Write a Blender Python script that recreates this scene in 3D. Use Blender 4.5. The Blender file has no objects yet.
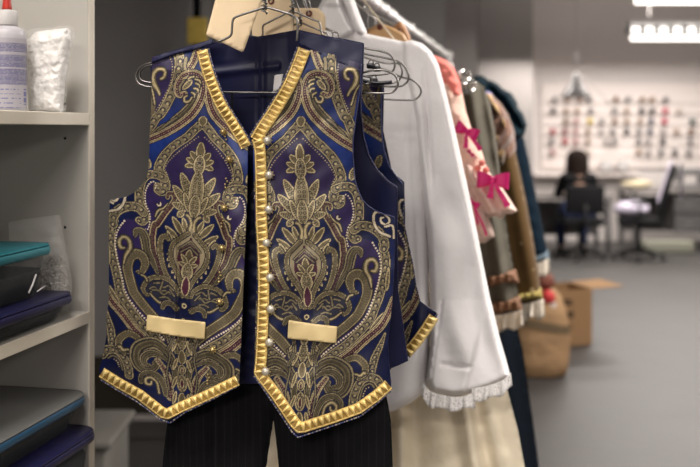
import bpy, bmesh, math, random
import numpy as np
from mathutils import Vector, Matrix
random.seed(7); rng = np.random.RandomState(7)
sc = bpy.context.scene
COL = sc.collection
# ------------------------------------------------------------------ camera geometry
F = 972.2; CX, HY = 350.0, 130.0; CAMZ = 1.55
DX, DY = 0.2017, 0.9794            # direction of the rail (and of the shelf front)
RX0 = -0.452; RZ = CAMZ + 0.325    # rail: X = RX0 + .2058*Y, height RZ
SX0 = -0.824                       # shelf front line
K = DX / DY
d3 = np.array([DX, DY, 0.0]); e3 = np.array([DY, -DX, 0.0]); z3 = np.array([0, 0, 1.0])

def P(px, py, Y):
    return np.array([(px - CX) / F * Y, Y, CAMZ + (HY - py) / F * Y])

def at(px, py, Yr, h=0.0, x0=RX0):
    """ray of a photo point met with the plane square to the rail at rail distance Yr, h towards the viewer"""
    px = np.asarray(px, float); py = np.asarray(py, float)
    a = (px - CX) / F; b = (HY - py) / F
    c = (x0 + K * Yr) * DX + Yr * DY
    Y = (c - h) / (a * DX + DY)
    return np.stack([a * Y, Y, CAMZ + b * Y], -1)

# ------------------------------------------------------------------ object helpers
ORG = {}
def thing(name, label, cat, loc=(0, 0, 0), group=None):
    o = bpy.data.objects.new(name, None); COL.objects.link(o)
    o.location = loc; o.empty_display_size = 0.05
    o['label'] = label; o['category'] = cat
    if group: o['group'] = group
    ORG[o.name] = np.array(loc, float)
    return o

def tag(o, label, cat, group=None):
    o['label'] = label; o['category'] = cat
    if group: o['group'] = group
    return o

def mesh_obj(name, verts, faces, mat, parent=None, attr=None, smooth=True, loc=None, label=None):
    verts = np.asarray(verts, float)
    if parent is not None:
        org = ORG[parent.name]
    else:
        org = np.array(loc, float) if loc is not None else verts.mean(0) * [1, 1, 0] + [0, 0, verts[:, 2].min()]
    me = bpy.data.meshes.new(name)
    me.from_pydata((verts - org).tolist(), [], faces if isinstance(faces, list) else faces.tolist())
    if smooth:
        me.polygons.foreach_set('use_smooth', [True] * len(me.polygons))
    if attr is not None:
        ca = me.color_attributes.new('pat', 'FLOAT_COLOR', 'POINT')
        ca.data.foreach_set('color', np.asarray(attr, np.float32).ravel())
    me.update()
    o = bpy.data.objects.new(name, me); COL.objects.link(o)
    if mat: me.materials.append(mat)
    if parent is not None:
        o.parent = parent; ORG[o.name] = org
    else:
        o.location = org; ORG[o.name] = org
    if label: o['label'] = label
    return o

def struct(o):
    o['kind'] = 'structure'; return o

class MB:
    def __init__(s): s.v = []; s.f = []; s.n = 0
    def add(s, v, f):
        v = np.asarray(v, float)
        s.v.append(v); s.f += [tuple(i + s.n for i in q) for q in f]; s.n += len(v); return s
    def build(s, name, mat, parent=None, smooth=True, **k):
        return mesh_obj(name, np.concatenate(s.v), s.f, mat, parent, smooth=smooth, **k)

def catmull(pts, n=8, closed=False):
    pts = np.asarray(pts, float)
    if len(pts) < 3 and not closed:
        t = np.linspace(0, 1, n + 1)[:, None]; return pts[0] * (1 - t) + pts[-1] * t
    if closed: ext = np.concatenate([pts[-1:], pts, pts[:2]])
    else: ext = np.concatenate([2 * pts[:1] - pts[1:2], pts, 2 * pts[-1:] - pts[-2:-1]])
    out = []
    for i in range(1, len(ext) - 2):
        p0, p1, p2, p3 = ext[i - 1], ext[i], ext[i + 1], ext[i + 2]
        for t in np.arange(n) / n:
            out.append(.5 * ((2 * p1) + (-p0 + p2) * t + (2 * p0 - 5 * p1 + 4 * p2 - p3) * t * t + (-p0 + 3 * p1 - 3 * p2 + p3) * t ** 3))
    if not closed: out.append(ext[-2])
    return np.array(out)

def tube(pts, r, n=8, closed=False):
    pts = np.asarray(pts, float); m = len(pts)
    r = np.broadcast_to(np.asarray(r, float), (m,))
    if closed: tg = np.roll(pts, -1, 0) - np.roll(pts, 1, 0)
    else: tg = np.gradient(pts, axis=0)
    tg /= np.linalg.norm(tg, axis=1)[:, None] + 1e-12
    ref = np.array([0, 0, 1.0]) if abs(tg[0][2]) < .9 else np.array([1.0, 0, 0])
    V = []; u = np.cross(tg[0], ref); u /= np.linalg.norm(u)
    for i in range(m):
        u = u - tg[i] * np.dot(u, tg[i]); u /= np.linalg.norm(u) + 1e-12
        w = np.cross(tg[i], u)
        for k in range(n):
            a = 2 * math.pi * k / n
            V.append(pts[i] + r[i] * (math.cos(a) * u + math.sin(a) * w))
    Fc = []
    for i in range(m if closed else m - 1):
        j = (i + 1) % m
        for k in range(n):
            k2 = (k + 1) % n
            Fc.append((i * n + k, i * n + k2, j * n + k2, j * n + k))
    if not closed:
        Fc.append(tuple(range(n - 1, -1, -1))); Fc.append(tuple((m - 1) * n + k for k in range(n)))
    return np.array(V), Fc

def lathe(profile, c, n=24, axis=None):
    """profile: list of (radius, height) bottom to top"""
    V = []; Fc = []; m = len(profile)
    if axis is None: A, B, Cc = np.array([1., 0, 0]), np.array([0, 1., 0]), np.array([0, 0, 1.])
    else:
        Cc = np.array(axis, float); Cc /= np.linalg.norm(Cc)
        A = np.cross(Cc, [0, 0, 1.] if abs(Cc[2]) < .9 else [1., 0, 0]); A /= np.linalg.norm(A); B = np.cross(Cc, A)
    c = np.asarray(c, float)
    for r, z in profile:
        for k in range(n):
            a = 2 * math.pi * k / n
            V.append(c + A * r * math.cos(a) + B * r * math.sin(a) + Cc * z)
    for i in range(m - 1):
        for k in range(n):
            k2 = (k + 1) % n
            Fc.append((i * n + k, i * n + k2, (i + 1) * n + k2, (i + 1) * n + k))
    Fc.append(tuple(range(n - 1, -1, -1))); Fc.append(tuple((m - 1) * n + k for k in range(n)))
    return np.array(V), Fc

def rbox(c, size, ax=None, bev=.004, seg=2, taper=0.0):
    """bevelled box; ax = 3x3 rows of axes"""
    bm = bmesh.new(); bmesh.ops.create_cube(bm, size=1.0)
    for v in bm.verts:
        k = 1 - taper * (0.5 - v.co.z)
        v.co = Vector((v.co.x * size[0] * k, v.co.y * size[1] * k, v.co.z * size[2]))
    if bev > 0: bmesh.ops.bevel(bm, geom=bm.edges[:], offset=bev, segments=seg, affect='EDGES', profile=.5)
    V = np.array([v.co[:] for v in bm.verts]); bm.verts.index_update()
    Fc = [tuple(v.index for v in f.verts) for f in bm.faces]; bm.free()
    ax = np.eye(3) if ax is None else np.asarray(ax)
    return V @ ax + np.asarray(c), Fc

def rrect_prism(c, sx, sy, z0, z1, r, ax, n=6, taper=1.0, bev=.004):
    """rounded rectangle tub / lid: c = centre (x,y), ax rows = local axes; taper = bottom scale"""
    def ring(k, z, ins=0):
        pts = []
        for (qx, qy, a0) in ((1, 1, 0), (-1, 1, 90), (-1, -1, 180), (1, -1, 270)):
            for i in range(n + 1):
                a = math.radians(a0 + 90 * i / n)
                pts.append(((qx * (sx / 2 - r) + (r - ins) * math.cos(a)) * k, (qy * (sy / 2 - r) + (r - ins) * math.sin(a)) * k, z))
        return pts
    rings = [ring(taper, z0, bev), ring(taper, z0 + bev), ring(1, z1 - bev), ring(1, z1, bev)]
    V = np.array(sum(rings, [])); m = 4 * (n + 1); Fc = []
    for i in range(3):
        for k in range(m):
            k2 = (k + 1) % m
            Fc.append((i * m + k, i * m + k2, (i + 1) * m + k2, (i + 1) * m + k))
    Fc.append(tuple(range(m - 1, -1, -1))); Fc.append(tuple(3 * m + k for k in range(m)))
    W = V[:, :1] * ax[0] + V[:, 1:2] * ax[1] + V[:, 2:] * z3
    W[:, :2] += np.asarray(c)[:2]
    return W, Fc

# ------------------------------------------------------------------ cloth from outlines
def seg_dist(p, A, B, chunk=20000):
    """min distance of points p to segments A-B, with index and t"""
    N = len(p); D = np.empty(N); I = np.empty(N, int); T = np.empty(N)
    AB = B - A; L2 = (AB ** 2).sum(1) + 1e-12
    for s in range(0, N, chunk):
        q = p[s:s + chunk]
        t = ((q[:, None, :] - A[None]) * AB[None]).sum(-1) / L2
        t = np.clip(t, 0, 1)
        c = A[None] + t[..., None] * AB[None]
        dd = ((q[:, None, :] - c) ** 2).sum(-1)
        i = dd.argmin(1); r = np.arange(len(q))
        D[s:s + chunk] = np.sqrt(dd[r, i]); I[s:s + chunk] = i; T[s:s + chunk] = t[r, i]
    return D, I, T

def inside(p, poly):
    x, y = p[:, 0], p[:, 1]; res = np.zeros(len(p), bool); n = len(poly)
    for i in range(n):
        x1, y1 = poly[i]; x2, y2 = poly[(i + 1) % n]
        if y1 == y2: continue
        c = ((y1 > y) != (y2 > y)) & (x < (x2 - x1) * (y - y1) / (y2 - y1) + x1)
        res ^= c
    return res

def grid_clip(poly, step):
    poly = np.asarray(poly, float)
    x0, y0 = poly.min(0) - step; x1, y1 = poly.max(0) + step
    nx = int((x1 - x0) / step) + 2; ny = int((y1 - y0) / step) + 2
    gx, gy = np.meshgrid(x0 + np.arange(nx) * step, y0 + np.arange(ny) * step)
    V = np.stack([gx.ravel(), gy.ravel()], 1)
    idx = np.arange(nx * ny).reshape(ny, nx)
    Q = np.stack([idx[1:, :-1], idx[1:, 1:], idx[:-1, 1:], idx[:-1, :-1]], -1).reshape(-1, 4)
    Q = Q[inside(V[Q].mean(1), poly)]
    used, inv = np.unique(Q, return_inverse=True)
    V = V[used]; Q = inv.reshape(-1, 4)
    E = np.concatenate([Q[:, [0, 1]], Q[:, [1, 2]], Q[:, [2, 3]], Q[:, [3, 0]]])
    key = np.sort(E, 1); kk = key[:, 0].astype(np.int64) * len(V) + key[:, 1]
    u, ix, cnt = np.unique(kk, return_index=True, return_counts=True)
    be = E[ix[cnt == 1]]
    bv = np.unique(be)
    A = poly; B = np.roll(poly, -1, 0)
    _, I, T = seg_dist(V[bv], A, B)
    V[bv] = A[I] + T[:, None] * (B[I] - A[I])
    return V, Q, be, bv

def cloth(name, poly, Yr, hf, mat, parent=None, step=2.0, thick=.0015, puff=None, edge=14., pat=None, backcol=None, x0=RX0, label=None, loc=None):
    """thin cloth (thick) or a two-sided filled-out garment (puff = half depth, eased in over `edge` photo px)"""
    poly = np.asarray(poly, float)
    V, Q, be, bv = grid_clip(poly, step)
    N = len(V)
    h = hf(V[:, 0], V[:, 1]) if callable(hf) else np.full(N, float(hf))
    if puff:
        D, _, _ = seg_dist(V, poly, np.roll(poly, -1, 0))
        k = np.clip(D / edge, 0, 1); prof = np.sqrt(1 - (1 - k) ** 2)
        front = h * np.clip(D / 4, 0.3, 1) + puff * prof
        back = -puff * prof - .0005
    else:
        front = h; back = h - thick
    pf = at(V[:, 0], V[:, 1], Yr, front, x0); 
    # the back is pushed straight along the rail so that the outline keeps its place
    pb = pf - d3[None] * (back - front)[:, None]
    W = np.concatenate([pf, pb])
    faces = Q.tolist() + (Q[:, ::-1] + N).tolist()
    faces += [(int(b), int(a), int(a) + N, int(b) + N) for a, b in be]
    attr = None
    if pat is not None:
        c = pat(V); c2 = c.copy()
        if backcol is not None: c2[:] = backcol
        attr = np.concatenate([c, c2])
    return mesh_obj(name, W, faces, mat, parent, attr=attr, label=label, loc=loc)

def noise2(x, y, sc_, seed=0):
    """smooth sum-of-sines wobble"""
    r = np.random.RandomState(seed); out = 0
    for k in range(6):
        a = r.uniform(0, 2 * math.pi); f = r.uniform(.6, 1.6) / sc_; ph = r.uniform(0, 6.28)
        out = out + np.sin((x * math.cos(a) + y * math.sin(a)) * f * 2 * math.pi + ph)
    return out / 6

# ------------------------------------------------------------------ materials
def mat(name, col, rough=.7, metal=0., sheen=0., bump=None, var=.12, vscale=30., trans=0., alpha=1., emit=None, estr=0., spec=.5, ior=1.45, coat=0.):
    if rough >= .75: spec = min(spec, .12)
    m = bpy.data.materials.new(name); m.use_nodes = True
    nt = m.node_tree; b = nt.nodes['Principled BSDF']
    tc = nt.nodes.new('ShaderNodeTexCoord')
    if var > 0:
        n = nt.nodes.new('ShaderNodeTexNoise'); n.inputs['Scale'].default_value = vscale; n.inputs['Detail'].default_value = 4
        nt.links.new(tc.outputs['Object'], n.inputs['Vector'])
        mx = nt.nodes.new('ShaderNodeMix'); mx.data_type = 'RGBA'
        mx.inputs[6].default_value = (*[c * (1 - var) for c in col], 1); mx.inputs[7].default_value = (*[min(1, c * (1 + var)) for c in col], 1)
        nt.links.new(n.outputs['Fac'], mx.inputs[0]); nt.links.new(mx.outputs[2], b.inputs['Base Color'])
    else:
        b.inputs['Base Color'].default_value = (*col, 1)
    b.inputs['Roughness'].default_value = rough; b.inputs['Metallic'].default_value = metal
    b.inputs['Sheen Weight'].default_value = sheen; b.inputs['Transmission Weight'].default_value = trans
    b.inputs['Alpha'].default_value = alpha; b.inputs['IOR'].default_value = ior
    b.inputs['Specular IOR Level'].default_value = spec; b.inputs['Coat Weight'].default_value = coat
    if emit: b.inputs['Emission Color'].default_value = (*emit, 1); b.inputs['Emission Strength'].default_value = estr
    if bump:
        n2 = nt.nodes.new('ShaderNodeTexNoise'); n2.inputs['Scale'].default_value = bump[0]; n2.inputs['Detail'].default_value = 5
        nt.links.new(tc.outputs['Object'], n2.inputs['Vector'])
        bp = nt.nodes.new('ShaderNodeBump'); bp.inputs['Strength'].default_value = bump[1]; bp.inputs['Distance'].default_value = bump[2]
        nt.links.new(n2.outputs['Fac'], bp.inputs['Height']); nt.links.new(bp.outputs['Normal'], b.inputs['Normal'])
    return m

def mat_attr(name, rough=.42, metalk=.6, sheen=.0, spec=.5):
    m = bpy.data.materials.new(name); m.use_nodes = True; nt = m.node_tree; b = nt.nodes['Principled BSDF']
    a = nt.nodes.new('ShaderNodeAttribute'); a.attribute_name = 'pat'
    nt.links.new(a.outputs['Color'], b.inputs['Base Color'])
    mu = nt.nodes.new('ShaderNodeMath'); mu.operation = 'MULTIPLY'; mu.inputs[1].default_value = metalk
    nt.links.new(a.outputs['Alpha'], mu.inputs[0]); nt.links.new(mu.outputs[0], b.inputs['Metallic'])
    b.inputs['Roughness'].default_value = rough; b.inputs['Sheen Weight'].default_value = sheen
    b.inputs['Specular IOR Level'].default_value = spec
    tc = nt.nodes.new('ShaderNodeTexCoord')
    w = nt.nodes.new('ShaderNodeTexNoise'); w.inputs['Scale'].default_value = 900; w.inputs['Detail'].default_value = 2
    nt.links.new(tc.outputs['Object'], w.inputs['Vector'])
    bp = nt.nodes.new('ShaderNodeBump'); bp.inputs['Strength'].default_value = .25; bp.inputs['Distance'].default_value = .0006
    nt.links.new(w.outputs['Fac'], bp.inputs['Height']); nt.links.new(bp.outputs['Normal'], b.inputs['Normal'])
    return m

M = {}
M['brocade'] = mat_attr('woven_brocade', .40, .45, spec=.3)
M['navy'] = mat('navy_satin', (.009, .010, .036), .42, sheen=.0, var=.1, spec=.22)
M['braid'] = mat_attr('gold_braid', .38, .22)
M['cord'] = mat_attr('edge_cord', .5, .2)
M['welt'] = mat('tan_satin', (.50, .385, .19), .5, bump=(500, .15, .0006), var=.06)
M['pearl'] = mat('pearl', (.42, .38, .31), .28, metal=.35, coat=.6, var=.1, vscale=200)
M['filigree'] = mat('old_gold', (.40, .30, .13), .32, metal=.8, var=.25, vscale=600)
M['wire'] = mat('steel_wire', (.19, .18, .17), .28, metal=1., var=.05)
M['chrome'] = mat('chrome', (.75, .74, .72), .18, metal=1., var=.03)
M['railm'] = mat('bright_rail_steel', (.88, .87, .86), .3, metal=.55, var=.02)
M['card'] = mat('manila_card', (.64, .50, .33), .75, var=.05, vscale=60)
M['eyelet'] = mat('red_brown_eyelet', (.10, .02, .012), .5)
M['white'] = mat('white_cotton', (.86, .83, .83), .8, sheen=.15, bump=(25, .35, .01), var=.03)
M['lace'] = mat('white_lace', (.82, .79, .77), .8, bump=(260, .9, .004), var=.1, vscale=250)
M['cream'] = mat('cream_taffeta', (.80, .70, .53), .5, bump=(18, .3, .02), var=.06, vscale=8)
M['black'] = mat('black_wool', (.006, .006, .007), .8, var=.2)
M['wood'] = mat('hanger_wood', (.55, .33, .15), .45, var=.25, vscale=40)
M['wood_red'] = mat('orange_hanger_wood', (.50, .24, .10), .45, var=.25, vscale=40)
M['coral'] = mat('coral_chiffon', (.80, .24, .20), .8, bump=(60, .8, .01), var=.15, vscale=60)
M['blush'] = mat('blush_chiffon', (.82, .56, .46), .8, bump=(70, .6, .008), var=.1, vscale=50)
M['blushlace'] = mat('blush_lace', (.80, .60, .52), .85, bump=(240, .9, .004), var=.16, vscale=260)
M['magenta'] = mat('magenta_ribbon', (.62, .012, .16), .4, var=.12)
M['olive'] = mat('grey_olive_wool', (.115, .105, .082), .85, sheen=.1, bump=(300, .3, .001), var=.12)
M['ruche'] = mat('copper_ruching', (.23, .11, .055), .6, bump=(160, 1., .008), var=.45, vscale=150)
M['ivory'] = mat('ivory_ruffle', (.74, .66, .56), .85, bump=(60, .5, .006), var=.06)
M['velvet'] = mat('bronze_velvet', (.14, .08, .03), .75, sheen=.4, var=.35, vscale=55)
M['velvet_dark'] = mat('brown_velvet', (.16, .07, .04), .7, sheen=.5, bump=(40, .8, .012), var=.3)
M['tan'] = mat('tan_satin_lapel', (.42, .27, .12), .6)
M['goldtrim'] = mat('gold_trim', (.42, .33, .10), .5, metal=.3, bump=(200, 1, .006), var=.45, vscale=180)
M['teal'] = mat('teal_taffeta', (.005, .018, .027), .8,  bump=(50, .7, .01), var=.3)
M['blue'] = mat('dark_teal_wool', (.005, .014, .025), .8, bump=(160, .8, .003), var=.45, vscale=150)
M['greyblue'] = mat('grey_blue_cuff', (.16, .21, .25), .8, var=.3, vscale=100)
M['lav'] = mat('lavender_satin', (.34, .34, .72), .55, var=.1)
M['melamine'] = mat('white_melamine', (.44, .42, .385), .45, var=.03, vscale=6)
M['edgeband'] = mat('cream_edge_band', (.66, .60, .50), .5, var=.04)
M['holeblk'] = mat('shelf_pin_hole', (.01, .01, .01), .9, var=0)

nt = M['lace'].node_tree; b = nt.nodes['Principled BSDF']; tc = nt.nodes.new('ShaderNodeTexCoord')
vo = nt.nodes.new('ShaderNodeTexVoronoi'); vo.inputs['Scale'].default_value = 210; nt.links.new(tc.outputs['Object'], vo.inputs['Vector'])
mr = nt.nodes.new('ShaderNodeMapRange'); mr.inputs[1].default_value = .18; mr.inputs[2].default_value = .34; mr.inputs[3].default_value = .25; mr.inputs[4].default_value = 1.
nt.links.new(vo.outputs['Distance'], mr.inputs[0]); nt.links.new(mr.outputs[0], b.inputs['Alpha'])
# checked / striped cloth by object coordinates
def mat_stripes(name, base, line, scale, rough, thin=.92, both=False):
    m = mat(name, base, rough, var=0); nt = m.node_tree; b = nt.nodes['Principled BSDF']
    tc = nt.nodes.new('ShaderNodeTexCoord'); last = None
    rot = nt.nodes.new('ShaderNodeMapping'); rot.inputs['Rotation'].default_value = (0, 0, math.atan2(DX, DY))
    nt.links.new(tc.outputs['Object'], rot.inputs['Vector'])
    for ax in ((0, 2) if both else (0,)):
        sp = nt.nodes.new('ShaderNodeSeparateXYZ'); nt.links.new(rot.outputs[0], sp.inputs[0])
        mm = nt.nodes.new('ShaderNodeMath'); mm.operation = 'MULTIPLY'; mm.inputs[1].default_value = scale
        nt.links.new(sp.outputs[ax], mm.inputs[0])
        fr = nt.nodes.new('ShaderNodeMath'); fr.operation = 'FRACT'; nt.links.new(mm.outputs[0], fr.inputs[0])
        gt = nt.nodes.new('ShaderNodeMath'); gt.operation = 'GREATER_THAN'; gt.inputs[1].default_value = thin
        nt.links.new(fr.outputs[0], gt.inputs[0])
        if last is None: last = gt
        else:
            mxm = nt.nodes.new('ShaderNodeMath'); mxm.operation = 'MAXIMUM'
            nt.links.new(last.outputs[0], mxm.inputs[0]); nt.links.new(gt.outputs[0], mxm.inputs[1]); last = mxm
    mx = nt.nodes.new('ShaderNodeMix'); mx.data_type = 'RGBA'
    mx.inputs[6].default_value = (*base, 1); mx.inputs[7].default_value = (*line, 1)
    nt.links.new(last.outputs[0], mx.inputs[0]); nt.links.new(mx.outputs[2], b.inputs['Base Color'])
    return m
M['pinstripe'] = mat_stripes('black_pinstripe', (.0032, .003, .0036), (.0085, .0075, .0085), 85, .85)
M['check'] = mat_stripes('navy_check', (.0035, .006, .011), (.008, .013, .02), 90, .85, .8, True)

# ------------------------------------------------------------------ the paisley design, in photo pixels of the right front
AXR = np.array([(40, 303), (60, 303), (118, 301.), (146, 299.5), (245, 304), (300, 308), (345, 304), (383, 301), (440, 298)], float)
AXL = np.array([(40, 209), (83, 207), (118, 203), (160, 200), (230, 192), (290, 185), (340, 182), (440, 182)], float)
TL = np.array([(30, 30), (45, 45), (118, 118), (144, 146), (296, 307), (340, 352), (357, 369), (382, 401), (430, 450)], float)
CROP = {'D1': 45, 'D2': 110, 'D3': 175, 'D4': 240, 'D5': 305, 'D6': 365}
def D(s):
    out = []; y0 = 45
    for w in s.split():
        if w in CROP: y0 = CROP[w]; continue
        x, y = map(float, w.split(','))
        px = 295 + x / 6.667; py = y0 + y / 6.667
        out.append((px - np.interp(py, AXR[:, 0], AXR[:, 1]), py))
    return np.array(out)

G1 = np.array([.43, .345, .195]); G2 = np.array([.095, .074, .042]); G3 = np.array([.150, .122, .074]); DK = np.array([.008, .008, .014])
BUR = np.array([.040, .008, .020]); PUR = np.array([.016, .009, .043]); ROY = np.array([.007, .023, .135]); NVY = np.array([.003, .0045, .024]); PALE = np.array([.62, .52, .38])

class Pattern:
    def __init__(s): s.ops = []
    def poly(s, pts, col): s.ops.append(('poly', catmull(pts, 4, True), col))
    def rawpoly(s, pts, col): s.ops.append(('poly', np.asarray(pts, float), col))
    def stroke(s, pts, w, style, cap=False):
        w = np.atleast_1d(np.asarray(w, float))
        c = catmull(pts, 7); ww = np.interp(np.linspace(0, 1, len(c)), np.linspace(0, 1, len(w)), w) / 2
        s.ops.append(('stroke', c, ww, style))
    def dots(s, pts, sp, r, col): s.ops.append(('dots', catmull(pts, 8), sp, r, col))
    def leaf(s, a, b, w, style='leaf'):
        a = np.asarray(a, float); b = np.asarray(b, float)
        s.ops.append(('leaf', a, b, w / 2., style))
    def ev(s, S, T):
        N = len(S); C = np.empty((N, 3)); A = np.zeros(N)
        blend = (.35 + .30 * np.sin(S * .06 + T * .035)) * np.clip((260 - T) / 120, .30, 1) + .35 * np.exp(-((T - 125) / 45) ** 2)  # satin sheen put into the ground colour: royal blue across the upper front
        C[:] = NVY + (ROY - NVY) * blend[:, None]
        Pt = np.stack([S, T], 1)
        def put(ix, col, metal):
            C[ix] = col; A[ix] = metal
        for op in s.ops:
            if op[0] == 'poly':
                pl = op[1]; lo = pl.min(0); hi = pl.max(0)
                ix = np.where((Pt >= lo).all(1) & (Pt <= hi).all(1))[0]
                ix = ix[inside(Pt[ix], pl)]; put(ix, op[2], 0.8 if op[2][0] > .2 else 0.)
            elif op[0] == 'stroke':
                c, ww, st = op[1:]; mw = ww.max() * 1.5 + 1
                lo = c.min(0) - mw; hi = c.max(0) + mw
                ix = np.where((Pt >= lo).all(1) & (Pt <= hi).all(1))[0]
                if not len(ix): continue
                d, I, t = seg_dist(Pt[ix], c[:-1], c[1:])
                L = np.concatenate([[0], np.cumsum(np.linalg.norm(np.diff(c, axis=0), axis=1))])
                u = L[I] + t * (L[I + 1] - L[I]); w = ww[I] * (1 - t) + ww[I + 1] * t
                tg = c[I + 1] - c[I]; rel = Pt[ix] - c[I]
                sg = np.sign(tg[:, 0] * rel[:, 1] - tg[:, 1] * rel[:, 0])
                v = d / np.maximum(w, .3); m0 = d < w + .9
                put(ix[m0], DK, 0)
                m1 = d <= w
                if st == 'brocade':
                    put(ix[m1], G1 * .85, 1); put(ix[m1 & (d < w - .9)], DK, 0); mi = d < w - 1.5
                    put(ix[mi], G3 * 1.15, .9)
                    Pp = 1.55 * w.mean(); uu = (u % Pp) - Pp / 2; al = np.where((u // Pp) % 2 == 0, 1, -1)
                    r = np.hypot(uu, d * sg + al * .12 * w)
                    put(ix[mi & (np.abs(r - .50 * w) < .62) & (uu < .3 * w)], DK * 1.5, 0)
                    put(ix[mi & (r < .24 * w)], G1 * .9, 1)
                elif st == 'plain':
                    put(ix[m1], G2 * 1.15, 1); put(ix[m1 & (d < w * .45)], G1, 1)
                elif st == 'pale':
                    put(ix[m1], PALE, 1)
                elif st == 'lines':
                    put(ix[m1], G3 * .42, .7)
                    put(ix[m1 & (v > .74)], G1 * .62, 1)
                    put(ix[m1 & (np.abs(v - .64) < .10)], DK, 0)
                    put(ix[m1 & (np.abs(v - .34) < .09)], G3 * .9, .6)
                elif st == 'scale':
                    put(ix[m1], G1 * .95, 1)
                    Pp = 2.6; q = ((u + 1.2 * v * v) % Pp) / Pp
                    put(ix[m1 & (v < .74)], G3 * .85, .9); put(ix[m1 & (q < .28) & (v < .7)], G2 * .7, .3)
                    put(ix[m1 & (v > .85)], G2 * .8, 1)
                elif st == 'triple':
                    put(ix[m1], G1, 1)
                    put(ix[m1 & (np.abs(v - .72) < .07)], DK, 0)
                    mi = v < .46; put(ix[m1 & mi], BUR, 0)
                    q = (u % 2.6) - 1.3; put(ix[m1 & (np.hypot(q, d) < .55)], G1 * .75, .6)
                elif st == 'ogive':
                    put(ix[m1], G1 * .85, 1); mi = v < .66; put(ix[m1 & mi], BUR * .9, 0)
                    q = (u % 4.2) - 2.1; r = np.hypot(q, d * sg + .6); put(ix[m1 & mi & (np.abs(r - 1.1) < .45)], G2, .7)
                elif st == 'fine':
                    put(ix[m1], G3 * 1.3, 1)
            elif op[0] == 'dots':
                c, sp, r, col = op[1:]
                L = np.concatenate([[0], np.cumsum(np.linalg.norm(np.diff(c, axis=0), axis=1))])
                us = np.arange(sp / 2, max(L[-1], sp * .6), sp)
                pts = np.stack([np.interp(us, L, c[:, 0]), np.interp(us, L, c[:, 1])], 1)
                lo = pts.min(0) - 3; hi = pts.max(0) + 3
                ix = np.where((Pt >= lo).all(1) & (Pt <= hi).all(1))[0]
                if not len(ix): continue
                dd = np.sqrt(((Pt[ix][:, None] - pts[None]) ** 2).sum(-1)).min(1)
                put(ix[dd < r], col, .5)
            elif op[0] == 'leaf':
                a, b, w, st = op[1:]; L = np.linalg.norm(b - a); tg = (b - a) / L
                rel = Pt - a; u = rel @ tg; v = rel[:, 0] * -tg[1] + rel[:, 1] * tg[0]
                k = np.clip(u / L, 0, 1); ww = w * np.sqrt(np.clip(np.sin(np.pi * k ** .85), 0, 1))
                ok = (u > -1) & (u < L + 1)
                m0 = ok & (np.abs(v) < ww + .8); C[m0] = DK; A[m0] = 0
                m1 = ok & (np.abs(v) < ww) & (u > 0) & (u < L)
                C[m1] = G1; A[m1] = 1
                mi = m1 & (np.abs(v) < ww - 1.1)
                if st == 'leaf':
                    C[mi] = G3 * 1.5; A[mi] = .9
                    q = (u % 4.4) - 2.2; r = np.hypot(q, np.abs(v) - .35 * ww)
                    mm = mi & (np.abs(r - 1.3) < .5); C[mm] = G2 * .5; A[mm] = .2
                elif st == 'solid':
                    C[mi] = G2 * 1.2; A[mi] = 1
                elif st == 'bur':
                    C[mi] = BUR; A[mi] = 0
        return C, A

PT = Pattern()
# grounds
PT.poly(D('D1 300,75 445,100 430,270 390,467 350,467 310,350 285,200'), PUR)
PT.rawpoly(np.concatenate([[(0, 131)], D('D2 60,180 120,240 190,305 250,370 285,450 D3 250,80 245,160 200,190 190,260 110,330'), [(0, 236)]]), PUR * .9)
PT.poly(D('D3 330,120 370,150 395,230 380,320 350,390 345,440 D4 500,0 560,100 575,200 545,330 490,440 D5 480,60 420,150 330,225 200,340 110,370 200,250 280,180 D4 430,467 500,330 420,230 350,230 290,330 300,200 330,100 320,0 D3 290,400 240,300 270,230 310,210'), PUR * 1.1)
# shoulder
PT.stroke(D('D1 265,40 245,90 242,160 255,260 285,370 325,467 D2 350,60 378,130 430,230'), 9.5, 'brocade')
PT.dots(D('D1 312,70 290,130 286,200 300,290 335,390 370,460'), 2.7, .65, G1 * .8)
PT.poly(D('D1 428,262 402,310 368,395 375,470 395,470 412,340'), G2)
PT.stroke(D('D1 425,270 400,320 375,400'), 2.2, 'plain')
PT.stroke(D('D1 352,335 372,300 400,262 412,215 395,172 358,160 334,180 338,215 356,228'), [2.5, 4, 6, 5.5, 5, 4.5, 4, 4, 3.5], 'plain')
PT.stroke(D('D1 128,40 145,95 165,140 195,180'), 7.5, 'triple')
PT.stroke(D('D1 200,90 205,140 200,170'), 3, 'fine')
# swirl tail ground and swirl
PT.stroke(D('D1 105,340 120,390 165,450 D2 210,65 255,115 320,165 360,235'), [8, 9, 9, 9, 8, 8], 'lines')
PT.stroke(D('D2 215,60 260,95 330,170'), 2, 'fine')
PT.stroke(D('D2 410,262 385,245 300,193 210,125 130,45 D1 88,410 66,330 72,255 105,205 158,190 210,208 240,255 242,305 218,335 188,325'), [9, 9, 9, 9, 9, 8.5, 8, 8, 7.5, 7, 6.5, 6, 5.5], 'triple')
for a in ('D1 128,228 100,238 88,262', 'D1 122,256 98,268 92,290', 'D1 128,290 105,296 98,316', 'D1 138,212 165,218 180,240 205,252', 'D1 140,318 120,330 118,350'):
    PT.stroke(D(a), [2.2, 2.6, 1.2], 'plain')
PT.leaf(D('D1 150,235')[0], D('D1 205,300')[0], 6)
PT.stroke(D('D1 205,240 225,275 222,305'), 2, 'fine')
PT.stroke(D('D1 135,350 150,378 178,378 185,352 168,340'), [2, 3, 3, 2.5, 2], 'plain')
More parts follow.
